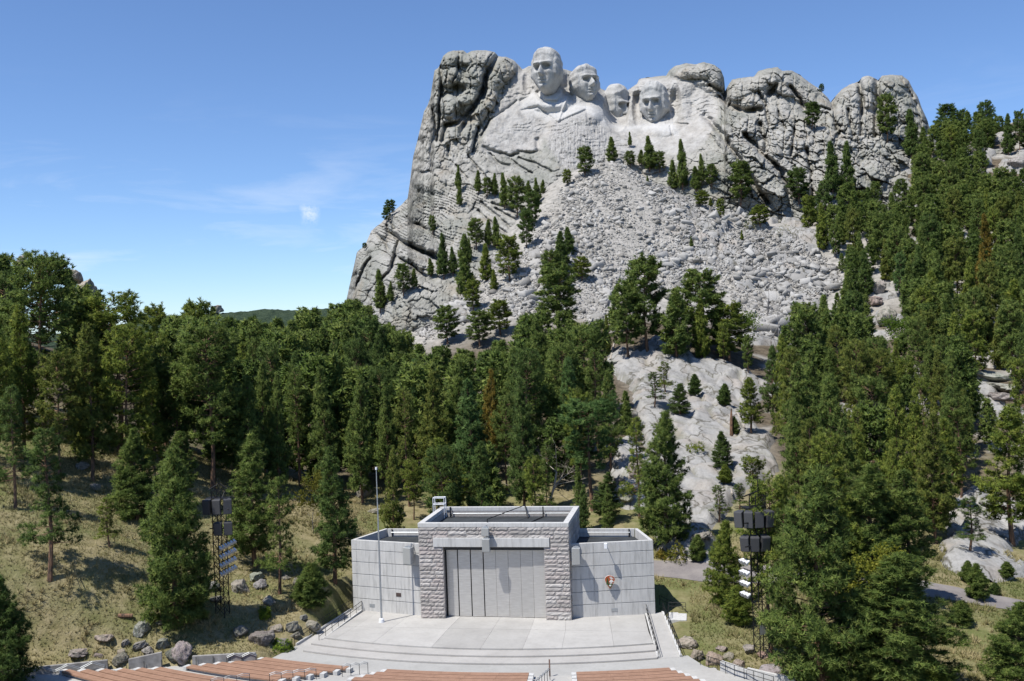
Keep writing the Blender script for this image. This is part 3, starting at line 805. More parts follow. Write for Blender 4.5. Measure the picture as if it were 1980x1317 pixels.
# ------------------------------------------------------------------ four colossal heads cut from the rock (plain, no likeness)
t = NT('carved_granite', 0.9, 0.15)
_v = t.world()
n2 = t.noise(t.mapping(_v, (1, 1, 0.3)), 0.35, 7, 0.65)
t.color(t.mix(0.35, t.ramp(n2, [(0.3, (0.28, 0.275, 0.262)), (0.5, (0.42, 0.415, 0.40)), (0.72, (0.50, 0.495, 0.48))]), t.ramp(t.noise(_v, 1.5, 6), [(0.3, 0.75), (0.65, 1.0)]), 'MULTIPLY'))
t.bump(t.math('ADD', t.noise(_v, 1.2, 6, 0.7), t.noise(t.mapping(_v, (1, 1, 0.2)), 1.1, 5, 0.7)), 0.7, 0.45)
MAT_HEAD = t.m

def carved_head(label, px, py, hw, hh, yaw, pitch, Y, jaw=0.66, hair=0.12, seed=0, nose=0.34):
    """a closed head: px, py centre and half sizes in pixels, Y distance"""
    bm = bmesh.new(); bmesh.ops.create_icosphere(bm, subdivisions=6, radius=1.0)
    V = np.array([v.co[:] for v in bm.verts]); F = np.array([[v.index for v in f.verts] for f in bm.faces]); bm.free()
    V = V / ((np.abs(V) ** 2.6).sum(1) ** (1 / 2.6))[:, None]
    sx, sy, sz = V.T
    front = smooth(-0.05, 0.45, -sy)
    a0, b = sx, 1.25 * sz
    w = 1 - (1 - jaw) * smooth(-0.15, -1.15, b)
    a = a0
    d = np.sign(-sy) * np.abs(sy) ** 0.85
    aa = np.abs(a)
    ga = lambda x, c, s: np.exp(-((x - c) / s) ** 2)
    f = np.zeros(len(V))
    f += 0.25 * ga(b, 0.30, 0.09) * smooth(0.82, 0.55, aa)                                  # brow
    f -= 0.44 * np.exp(-(np.abs(aa - 0.36) / 0.20) ** 2.4) * smooth(0.28 - 0.10 * np.abs(aa - 0.36), 0.19, b) * smooth(-0.16, 0.10, b)        # sockets, sharp under the brow
    f += 0.20 * np.exp(-((aa - 0.36) / 0.12) ** 2 - ((b - 0.05) / 0.055) ** 2)               # eyes
    up = smooth(0.26, -0.30, b)
    f += nose * np.exp(-(np.abs(a) / (0.10 + 0.06 * up)) ** 3) * (0.45 + 0.95 * up) * smooth(0.32, 0.20, b) * smooth(-0.46, -0.40, b)
    f += 0.10 * np.exp(-((aa - 0.14) / 0.08) ** 2 - ((b + 0.34) / 0.07) ** 2)               # nostrils
    f += 0.07 * np.exp(-((aa - 0.52) / 0.18) ** 2 - ((b + 0.20) / 0.18) ** 2)               # cheeks
    f -= 0.05 * np.exp(-((aa - 0.34 + 0.12 * (b + .4)) / 0.08) ** 2) * smooth(-0.25, -0.4, b) * smooth(-0.80, -0.6, b)
    f += 0.07 * np.exp(-(a / 0.30) ** 4 - ((b + 0.57) / 0.05) ** 2) + 0.08 * np.exp(-(a / 0.26) ** 4 - ((b + 0.71) / 0.05) ** 2)
    f -= 0.12 * np.exp(-(a / 0.32) ** 4 - ((b + 0.64) / 0.03) ** 2)
    f -= 0.10 * np.exp(-(a / 0.34) ** 2 - ((b + 0.81) / 0.06) ** 2)
    f += 0.22 * np.exp(-(a / 0.30) ** 2 - ((b + 1.0) / 0.15) ** 2)                           # chin
    hr = np.clip(smooth(0.78, 0.95, b + 0.25 * aa) + smooth(0.80, 0.92, aa) * smooth(-0.55, -0.25, b), 0, 1)
    lock = fbm(a * 5 + seed, b * 2.2 + 2 * aa, 5 + seed) * 0.6 + 0.25 * np.sin(b * 16 + 6 * aa + seed)
    rad = 1 + hr * hair * (0.8 + 0.7 * lock)
    ear = np.exp(-((aa - 0.97) / 0.10) ** 2 - ((b + 0.05) / 0.16) ** 2 - ((sy - 0.02) / 0.16) ** 2)
    boxy = (1 + 0.06 * np.exp(-((b + 0.62) / 0.42) ** 2))                                   # square jaw
    x = a * w * rad * (1 + 0.10 * ear) * boxy
    z = b * rad
    y = -(d * 1.0 + f * front) * rad
    s = hw * Y / FOC
    zs = hh * Y / FOC / 1.25
    L = np.stack([x * s, y * s * 1.12, z * zs], -1)
    Rm = Matrix.Rotation(yaw, 4, 'Z') @ Matrix.Rotation(pitch, 4, 'X')
    L = L @ np.array([[Rm[i][j] for j in range(3)] for i in range(3)]).T
    c = ray(px, py) * Y
    o = obj('carved_head', mesh_np('carved_head', L, F, MAT_HEAD, True), None, Vector(c))
    return tag(o, label, 'sculpture', 'colossal heads carved from the mountain')
R_ = math.radians
carved_head('tallest and most forward colossal stone head, bare forehead above the cliff edge', 1058, 140, 26, 43, R_(-24), R_(-4), 406, 0.68, 0.10, 1)
carved_head('colossal stone head tucked against the tallest head, chin raised', 1130, 166, 24, 36, R_(24), R_(-10), 412, 0.62, 0.13, 3)
carved_head('shadowed colossal stone head set deepest in the niche of the cliff', 1190, 208, 21, 40, R_(42), R_(8), 424, 0.66, 0.12, 5)
carved_head('colossal stone head standing apart, under the overhanging rough rock', 1266, 204, 24, 41, R_(-24), R_(2), 411, 0.60, 0.13, 7)

# ------------------------------------------------------------------ far hills
def far_hill(name, Y, prof, seed):
    xs = np.linspace(prof[0][0], prof[-1][0], 260)
    py = np.interp(xs, [p[0] for p in prof], [p[1] for p in prof]) + 3.0 * fbm(xs / 60, xs * 0, seed) - 3.2 * np.abs(fbm(xs / 6, xs * 0 + 5, seed + 3))
    top = ray(xs, py) * Y
    rows = []
    for k in range(14):
        s = k / 13
        r = top.copy(); r[:, 1] += (1 - s) * 0 - s * Y * 0.35; r[:, 2] = top[:, 2] * (1 - s) + (-30) * s + 6 * fbm(xs / 20, xs * 0 + k, seed + 7) * (1 - s) * (s > 0)
        rows.append(r)
    b = top.copy(); b[:, 1] += Y * 0.3; b[:, 2] = -30
    return mesh_np(name, np.concatenate([b[None], np.array(rows)], 0).reshape(-1, 3), grid_faces(15, 260)[:, ::-1], MAT_FARWOOD, True)
t = NT('far_forest', 0.95, 0.05)
_v = t.world()
t.color(t.ramp(t.noise(_v, 0.10, 5, 0.7), [(0.35, (0.030, 0.048, 0.030)), (0.6, (0.060, 0.085, 0.050))]))
t.bump(t.noise(_v, 0.15, 5, 0.7), 1.0, 6.0)
MAT_FARWOOD = t.m
tag(obj('far_hill', far_hill('far_hill', 1400, [(-120,650),(200,645),(272,634),(290,606),(330,612),(430,606),(520,598),(580,602),(640,597),(720,600),(800,612)], 5)), kind='structure')

# ------------------------------------------------------------------ trees
t = NT('pine_needles', 0.75, 0.25)
tint = t.attr('tint')
c = t.ramp(tint, [(0.0, (0.066, 0.112, 0.022)), (0.5, (0.138, 0.198, 0.040)), (1.0, (0.25, 0.30, 0.072))])
c = t.mix(1.0, c, t.obj_color(), 'MULTIPLY')
t.color(c)
ln = t.n.new('ShaderNodeAttribute'); ln.attribute_name = 'lie'           # needles of a tuft shade together
vt = t.n.new('ShaderNodeVectorTransform'); vt.vector_type = 'VECTOR'; vt.convert_from = 'OBJECT'; vt.convert_to = 'WORLD'
t.l.new(ln.outputs['Vector'], vt.inputs['Vector'])
nn = t.n.new('ShaderNodeVectorMath'); nn.operation = 'NORMALIZE'; t.l.new(vt.outputs['Vector'], nn.inputs[0])
gg = t.n.new('ShaderNodeNewGeometry')
ns = t.n.new('ShaderNodeVectorMath'); ns.operation = 'MULTIPLY_ADD'; ns.inputs[1].default_value = (0.45, 0.45, 0.45)
t.l.new(gg.outputs['Normal'], ns.inputs[0]); t.l.new(nn.outputs[0], ns.inputs[2])
n2 = t.n.new('ShaderNodeVectorMath'); n2.operation = 'NORMALIZE'; t.l.new(ns.outputs[0], n2.inputs[0])
t.l.new(n2.outputs[0], t.b.inputs['Normal'])
tr = t.n.new('ShaderNodeBsdfTranslucent'); mx = t.n.new('ShaderNodeMixShader'); mx.inputs['Fac'].default_value = 0.36
t.l.new(c, tr.inputs['Color']); t.l.new(t.b.outputs['BSDF'], mx.inputs[1]); t.l.new(tr.outputs['BSDF'], mx.inputs[2])
t.l.new(mx.outputs['Shader'], t.out.inputs['Surface'])
MAT_NEEDLE = t.m
t = NT('pine_bark', 0.95, 0.1)
_v = t.coord()
t.color(t.mix(t.ramp(t.noise(t.mapping(_v, (1, 1, .3)), 5, 5), [(0.4, 0.0), (0.6, 1.0)]), (0.075, 0.056, 0.045), (0.23, 0.135, 0.085)))
t.bump(t.noise(t.mapping(_v, (1, 1, .25)), 9, 4), 0.8, 0.05)
MAT_BARK = t.m
MAT_DEADWOOD = simple('dead_wood', (0.36, 0.32, 0.27), 0.9, var=0.3, scale=4)
t = NT('spring_leaf', 0.6, 0.3)
c = t.mix(1.0, t.ramp(t.attr('tint'), [(0, (0.14, 0.17, 0.02)), (1, (0.34, 0.33, 0.04))]), t.obj_color(), 'MULTIPLY')
t.color(c)
tr = t.n.new('ShaderNodeBsdfTranslucent'); mx = t.n.new('ShaderNodeMixShader'); mx.inputs['Fac'].default_value = 0.4
t.l.new(c, tr.inputs['Color']); t.l.new(t.b.outputs['BSDF'], mx.inputs[1]); t.l.new(tr.outputs['BSDF'], mx.inputs[2])
t.l.new(mx.outputs['Shader'], t.out.inputs['Surface'])
MAT_LEAF = t.m

def unit(a):
    return a / (np.linalg.norm(a, axis=-1, keepdims=True) + 1e-9)

def blades(C, D, n, L, w, rng, spread=0.75, start=0.0):
    """n thin needles bursting from every tuft centre C around direction D"""
    m = len(C)
    d = unit(D[:, None] * 0.75 + rng.normal(size=(m, n, 3)) * spread)
    ln = L * rng.uniform(0.65, 1.15, (m, n, 1))
    sd = unit(np.cross(d, rng.normal(size=(m, n, 3)))) * (w / 2)
    c = C[:, None] + d * start
    V = np.stack([c - sd, c + sd, c + d * ln], 2).reshape(-1, 3)
    F = np.arange(len(V)).reshape(-1, 3)
    tn = np.repeat(np.clip(rng.normal(0.45, 0.30, (m, 1)) + rng.normal(0, 0.10, (m, n)), 0, 1).ravel(), 3)
    return V, F, tn, np.repeat(np.repeat(D, n, 0), 3, 0)

def pine(seed, H, zb, rmax, kind, per_m, n, L, w, tr_r, gaps=0.15, lean=0.0, keep_branches=True):
    """a pine: (trunk mesh, crown mesh); zb = height of the lowest living branch over H"""
    rng = np.random.default_rng(seed)
    tb = MB()
    ax = rng.uniform(-1, 1, 4) * lean
    def axis(z):
        s = z / H
        return np.array([H * (ax[0] * s * s * 0.5 + 0.012 * math.sin(5 * s + ax[2])), H * (ax[1] * s * s * 0.5 + 0.012 * math.sin(4 * s + ax[3])), z])
    zs = np.linspace(-0.8, H * 0.985, 9)
    for a, b in zip(zs[:-1], zs[1:]):
        ra = tr_r * (1 - max(a, 0) / H) ** 0.8 + 0.02; rb = tr_r * (1 - b / H) ** 0.8 + 0.015
        if a < 0: ra *= 1.25
        tb.tube(axis(a), axis(b), ra, rb, 7, False)
    C, D = [], []
    z = zb * H
    gapaz = rng.uniform(0, 6.28, 3); gapz = rng.uniform(0.1, 0.9, 3)
    while z < H * 0.97:
        s = (z - zb * H) / (H * (1 - zb))
        if kind == 'cone': prof = (1 - s) ** 0.72 * (0.62 + 0.38 * smooth(-0.02, 0.22, s)) + 0.04
        elif kind == 'round': prof = math.sqrt(max(0.02, 1 - ((s - 0.45) / 0.64) ** 2))
        elif kind == 'flat': prof = 0.55 + 0.45 * smooth(0.1, 0.7, s) if s < 0.9 else 0.6
        else: prof = (0.72 + 0.28 * math.sin(s * 7 + seed)) * (1 - s) ** 0.5 + 0.06
        nb = int(rng.integers(4, 7))
        az0 = rng.uniform(0, 6.28)
        for k in range(nb):
            if rng.random() < gaps: continue
            az = az0 + 6.283 * k / nb + rng.normal(0, 0.25)
            ln = rmax * prof * rng.uniform(0.68, 1.12)
            for ga, gz in zip(gapaz, gapz):
                if abs((az - ga + 3.14) % 6.28 - 3.14) < 0.6 and abs(s - gz) < 0.13: ln *= 0.55
            if ln < 0.12: continue
            el = -0.12 + 0.75 * s + rng.normal(0, 0.10) + (0.12 if kind == 'cone' else 0)
            o = np.array([math.cos(az), math.sin(az), 0.0]); lat = np.array([-o[1], o[0], 0.0])
            p0 = axis(z)
            ss = lambda q: p0 + o * (ln * q * math.cos(el)) + np.array([0, 0, ln * (q * math.sin(el) + 0.16 * q * q - 0.10 * q)])
            if keep_branches:
                tb.tube(ss(0), ss(0.55), 0.022 * ln ** 0.7 + 0.012, 0.014 + 0.008 * ln ** 0.7, 3, False)
                tb.tube(ss(0.55), ss(0.95), 0.014 + 0.008 * ln ** 0.7, 0.008, 3, False)
            m = max(2, int(per_m * ln * (0.6 + 0.4 * ln / rmax) * rng.uniform(0.8, 1.2)))
            q = rng.uniform(0.22 if kind == 'cone' else 0.38, 1.0, m) ** 0.75
            lt = rng.normal(0, 0.17, m) * ln * (0.35 + q * (1.25 - q))
            P = np.array([ss(x) for x in q]) + lat * lt[:, None] + np.array([0, 0, 1.0]) * (rng.normal(0.08, 0.13, m) * (0.6 + ln * 0.35))[:, None]
            C.append(P); D.append(unit(o * 0.55 + lat * np.sign(lt)[:, None] * 0.35 + np.array([0, 0, 0.65]) + rng.normal(0, 0.2, (m, 3))))
        z += H * (0.030 if kind == 'cone' else 0.036) * rng.uniform(0.7, 1.3) * (1 - 0.35 * s)
    m = 6
    C.append(np.array([axis(H * u) for u in rng.uniform(0.93, 1.0, m)])); D.append(np.tile([0, 0, 1.0], (m, 1)))
    V, F, tn, dn = blades(np.concatenate(C), np.concatenate(D), n, L, w, rng)
    crown = mesh_np('crown', V, F, MAT_NEEDLE, False, dict(tint=tn, lie=dn))
    return tb.mesh('trunk', MAT_BARK), crown

def bare_tree(seed, H, spread, mat, leaf=0, r=0.12):
    rng = np.random.default_rng(seed)
    tb = MB(); tips = []
    def grow(p, d, ln, r, dep):
        for k in range(3):
            q = p + d * ln / 3
            tb.tube(p, q, r, r * 0.82, 5 if dep < 2 else 3, False); r *= 0.82; p = q
            d = unit(d + rng.normal(0, 0.10, 3) + np.array([0, 0, .05]))
            if dep < 4 and (k > 0 or dep == 0):
                for _ in range(2 if dep < 3 else 1):
                    e = unit(d + rng.normal(0, spread, 3) * np.array([1, 1, .55]))
                    grow(p.copy(), e, ln * rng.uniform(0.5, 0.72), r * 0.55, dep + 1)
        tips.append(p)
    grow(np.array([0, 0, -0.3]), np.array([0, 0, 1.0]), H * 0.55, r, 0)
    tm = tb.mesh('trunk', mat)
    if not leaf: return tm, None
    T = np.array(tips)
    C = np.repeat(T, leaf, 0) + rng.normal(0, 0.28, (len(T) * leaf, 3))
    V, F, tn, dn = blades(C, rng.normal(size=C.shape), 5, 0.17, 0.15, rng, 1.0)
    return tm, mesh_np('crown', V, F, MAT_LEAF, False, dict(tint=tn, lie=dn))

def shrub(seed, r, h, mat, n=260, L=0.22, w=0.06, nb=12):
    rng = np.random.default_rng(seed)
    d = unit(rng.normal(size=(n, 3))); d[:, 2] = np.abs(d[:, 2])
    C = d * rng.uniform(0.55, 1, (n, 1)) ** 0.5 * np.array([r, r, h]) * (1 + 0.25 * np.sin(d[:, :1] * 5 + seed) + .2 * np.cos(d[:, 1:2] * 6))
    V, F, tn, dn = blades(C, d, nb, L, w, rng)
    return mesh_np('crown', V, F, mat, False, dict(tint=tn, lie=dn))

KIND = {}
# near trees: full detail
for i in range(3): KIND['youngcone%d' % i] = (14.0, 3.6, *pine(100 + i, 14, 0.04, 3.9, 'cone', 15, 16, 0.40, 0.065, 0.22, 0.05))
for i in range(2): KIND['slimcone%d' % i] = (13.0, 2.6, *pine(120 + i, 13, 0.12, 2.6, 'cone', 12, 15, 0.36, 0.06, 0.18, 0.10))
for i in range(2): KIND['openpine%d' % i] = (15.0, 3.3, *pine(140 + i, 15, 0.24, 3.3, 'tier', 10, 14, 0.40, 0.06, 0.20, 0.18, 0.06))
for i in range(4): KIND['tallpine%d' % i] = (20.0, 4.2, *pine(160 + i, 20, 0.28 + 0.03 * i, 4.2, 'round', 8.5, 12, 0.50, 0.10, 0.27, 0.12, 0.05))
for i in range(3): KIND['midpine%d' % i] = (18.0, 3.8, *pine(180 + i, 18, 0.18, 3.8, 'cone', 8.5, 12, 0.50, 0.10, 0.24, 0.1, 0.04))
for i in range(2): KIND['flatpine%d' % i] = (17.0, 3.7, *pine(200 + i, 17, 0.42, 3.7, 'flat', 8.5, 12, 0.50, 0.10, 0.22, 0.2, 0.08))
for i in range(2): KIND['sapling%d' % i] = (5.0, 1.5, *pine(220 + i, 5, 0.06, 1.5, 'cone', 22, 14, 0.30, 0.05, 0.09, 0.05))
# far trees: fewer, larger needles
for i in range(3): KIND['farcone%d' % i] = (12.0, 3.3, *pine(240 + i, 12, 0.06, 2.9, 'cone', 7.5, 9, 0.60, 0.16, 0.2, 0.06, 0.03))
for i in range(3): KIND['farpine%d' % i] = (16.0, 3.8, *pine(260 + i, 16, 0.20, 3.8, 'round', 6.5, 9, 0.66, 0.18, 0.24, 0.1, 0.05))
WORDS = {'youngcone': 'broad cone-shaped', 'slimcone': 'slim cone-shaped', 'openpine': 'open thin-limbed', 'tallpine': 'round-crowned', 'midpine': 'pointed', 'flatpine': 'flat-topped bare-stemmed',
         'sapling': 'little', 'farcone': 'pointed', 'farpine': 'round-crowned'}
NEARK = ['tallpine0', 'tallpine2', 'tallpine3', 'midpine0', 'midpine1', 'midpine2', 'midpine0', 'midpine1', 'midpine2', 'slimcone0', 'slimcone1', 'openpine0', 'openpine1', 'flatpine0']
FARK = ['farcone0', 'farcone1', 'farcone2', 'farpine0', 'farpine1', 'farpine2']
TONES = [('yellowish-green', (1.28, 1.16, 0.85)), ('mid-green', (1.0, 1.0, 1.0)), ('dark green', (0.72, 0.80, 0.85)), ('dull olive', (1.12, 0.97, 0.85)), ('bluish-green', (0.80, 0.98, 1.25)), ('rusty', (1.45, 0.80, 0.55))]
TREES = []        # (x, y, half width, height) of everything planted, for later tests

def plant(kind, p, H, wide=1.0, rot=None, label=None, cat='tree', group=None, tone=1, name='pine_tree'):
    h0, r0, tm, cm = KIND[kind]
    s = H / h0
    o = thing(name, label, cat, p, random.uniform(0, 6.28) if rot is None else rot, group)
    o.scale = (s * wide, s * wide, s)
    a = obj('trunk', tm, o)
    if cm is not None:
        b = obj('crown', cm, o)
        cc = TONES[tone][1] if isinstance(tone, int) else tone
        b.color = (*cc, 1)
    TREES.append((p[0], p[1], r0 * s * wide, H))
    return o

def base_point(px, py, on_rock=False):
    """ground or rock face met first on the sight line through a pixel"""
    h = hit(px, py)
    d = float(MD(np.array([px], float), np.array([py], float))[0]) - 1.5
    if 644 < px < 1855 and d < h.y and py > np.interp(px, _skx, _sky):
        return Vector(ray(px, py) * d)
    return h

def tree_at(px, base, top, wpx, kind, label, tone=1, group=None, name='pine_tree'):
    p = base_point(px, base)
    m_per_px = p.y / FOC
    H = (base - top) * m_per_px
    h0, r0 = KIND[kind][:2]
    wide = (wpx / 2 * (1.2 if p.y < 150 else 1.02) * m_per_px) / (r0 * H / h0) if wpx else 1.0
    return plant(kind, p, H, wide, None, label, 'tree', group, tone, name)

# ------------------------------------------------------------------ the stage building
t = NT('cast_concrete', 0.88, 0.25)
_v = t.coord()
st = t.noise(t.mapping(_v, (2.2, 2.2, 0.25)), 1.6, 6, 0.65)
n2 = t.noise(_v, 0.8, 5, 0.6)
c = t.ramp(st, [(0.28, (0.34, 0.333, 0.315)), (0.5, (0.51, 0.502, 0.48)), (0.75, (0.585, 0.575, 0.55))])
c = t.mix(t.ramp(n2, [(0.45, 0.0), (0.7, 0.35)]), c, (0.43, 0.43, 0.42))
r = t.obj_random()
c = t.mix(0.10, c, t.ramp(r, [(0, 0.6), (1, 1.0)]), 'MULTIPLY')
t.color(c).bump(t.noise(_v, 14, 4), 0.25, 0.01)
MAT_CONC = t.m
t = NT('rough_granite_block', 0.93, 0.2)
_v = t.coord()
r = t.obj_random()
c = t.ramp(r, [(0.0, (0.31, 0.29, 0.27)), (0.35, (0.40, 0.375, 0.35)), (0.7, (0.42, 0.375, 0.35)), (1.0, (0.50, 0.475, 0.445))])
c = t.mix(0.55, c, t.ramp(t.noise(_v, 6, 6, 0.7), [(0.3, 0.6), (0.65, 1.0)]), 'MULTIPLY')
t.color(c).bump(t.noise(_v, 9, 5, 0.7), 0.7, 0.05)
MAT_BLOCK = t.m
t = NT('brushed_steel', 0.38, 0.5, 0.6)
_v = t.coord()
c = t.ramp(t.noise(t.mapping(_v, (1, 1, 6)), 1.2, 5), [(0.3, (0.54, 0.525, 0.495)), (0.7, (0.66, 0.645, 0.615))])
t.color(t.mix(0.25, c, t.ramp(t.obj_random(), [(0, .7), (1, 1.0)]), 'MULTIPLY')).bump(t.noise(_v, 0.7, 3), 0.25, 0.06)
MAT_STEEL = t.m
MAT_ROOF = simple('roof_membrane', (0.036, 0.040, 0.042), 0.8, var=0.35, scale=0.6)
MAT_DARK = simple('black_steel', (0.018, 0.018, 0.019), 0.55, 0.3)
MAT_GAP = simple('shadow_gap', (0.05, 0.05, 0.05), 0.9)
MAT_SHADECONC = simple('shade_toned_concrete', (0.26, 0.25, 0.235), 0.9, var=0.35, scale=1.2)  # mottled concrete, darkened to stand in for tree shade on the retaining wall
MAT_GALV = simple('galvanised_steel', (0.42, 0.44, 0.45), 0.45, 0.6, var=0.12)
MAT_WHITE = simple('white_paint', (0.72, 0.73, 0.74), 0.5, var=0.06)
MAT_GRILLE = simple('speaker_grille', (0.36, 0.36, 0.34), 0.7, 0.2, scale=30)
MAT_GREYBOX = simple('grey_cabinet', (0.36, 0.37, 0.37), 0.6, 0.1)
MAT_CHAR = simple('charcoal_cabinet', (0.06, 0.06, 0.063), 0.55, 0.1)
MAT_CHAR2 = simple('charcoal_grille', (0.085, 0.085, 0.088), 0.6, 0.1, scale=20)
MAT_BROWNSIGN = simple('brown_sign', (0.07, 0.05, 0.045), 0.6)

stage = obj('stage_building', None); stage.matrix_world = BMAT
tag(stage, 'pale concrete amphitheatre stage house with rough granite portal and steel doors', 'building')
H0, WH = 9.82, 7.5
core = MB()
core.box(-7.55, 0.28, -0.6, -5.3, 1.6, 9.4).box(5.3, 0.28, -0.6, 7.55, 1.6, 9.4)       # portal piers behind the granite
core.box(-5.3, 0.28, 7.4, 5.3, 1.6, 9.4)
core.box(-7.55, 1.6, -0.6, -7.15, 9.8, 9.4).box(7.15, 1.6, -0.6, 7.55, 9.8, 9.4).box(-7.15, 9.4, -0.6, 7.15, 9.8, 9.4)
core.build('wall', MAT_BLOCK, stage)
MB().box(-7.15, 1.6, 8.55, 7.15, 9.4, 8.75).build('roof', MAT_ROOF, stage)
for k, (x0, y0, x1, y1) in enumerate([(-7.82, -0.02, 7.82, 0.50), (-7.82, 9.38, 7.82, 9.88), (-7.82, 0.50, -7.22, 9.38), (7.22, 0.50, 7.82, 9.38)]):
    MB().box(x0, y0, 9.40, x1, y1, H0).build('coping', MAT_CONC, stage, 0.02)
inner = MB().box(-7.15, 1.3, 8.75, 7.15, 1.6, 9.4)
# rough granite blocks, each a piece of its own
def rough_block(seed, flip):
    rng = np.random.default_rng(seed)
    nx, nz = 8, 4
    X, Z = np.meshgrid(np.linspace(-.5, .5, nx), np.linspace(-.5, .5, nz))
    ed = (np.abs(X) < .49) & (np.abs(Z) < .49)
    Y = -0.16 - np.where(ed, rng.uniform(0.0, 0.085, X.shape), -rng.uniform(0.0, .03, X.shape))
    V = np.concatenate([np.stack([X, Y, Z], -1).reshape(-1, 3), [(-.5, .12, -.5), (.5, .12, -.5), (-.5, .12, .5), (.5, .12, .5)]])
    me = bpy.data.meshes.new('stone_block')
    fs = [tuple(f) for f in grid_faces(nz, nx)]
    b = nx * nz
    fs += [tuple(range(nx))[::-1] + (b, b + 1), tuple((nz - 1) * nx + i for i in range(nx)) + (b + 3, b + 2),
           tuple(i * nx for i in range(nz)) + (b + 2, b), tuple(i * nx + nx - 1 for i in range(nz))[::-1] + (b + 1, b + 3)]
    me.from_pydata([tuple(v) for v in V], [], fs); me.update()
    me.materials.append(MAT_BLOCK)
    return me
RB = [rough_block(s, 0) for s in range(9)]
rng = np.random.default_rng(5)
CH = 9.4 / 23
def lay(x0, x1, z, where, h=CH):
    x = x0
    while x < x1 - 0.05:
        w = rng.uniform(0.85, 2.1)
        if x1 - (x + w) < 0.55: w = x1 - x
        cxm = x + w / 2
        if where == 'front': loc, rot = (cxm, 0.16, z + h / 2), (0, 0, 0)
        elif where == 'right': loc, rot = (7.64, cxm, z + h / 2), (0, 0, math.pi / 2)
        else: loc, rot = (-7.64, cxm, z + h / 2), (0, 0, -math.pi / 2)
        obj('stone_block', RB[int(rng.integers(9))], stage, loc, rot, (w - 0.022, 1.0, h - 0.022))
        x += w
for k in range(23):
    z = k * CH
    if z + CH * .5 < 7.38: spans = [(-7.8, -5.22), (5.22, 7.8)]
    elif z + CH * .5 < 8.32: spans = [(-7.8, -6.25), (5.85, 7.8)]
    else: spans = [(-7.8, 7.8)]
    for a, b in spans: lay(a, b, z, 'front')
for k in range(12):
    lay(0.32, 9.8, k * 9.4 / 12, 'right', 9.4 / 12)
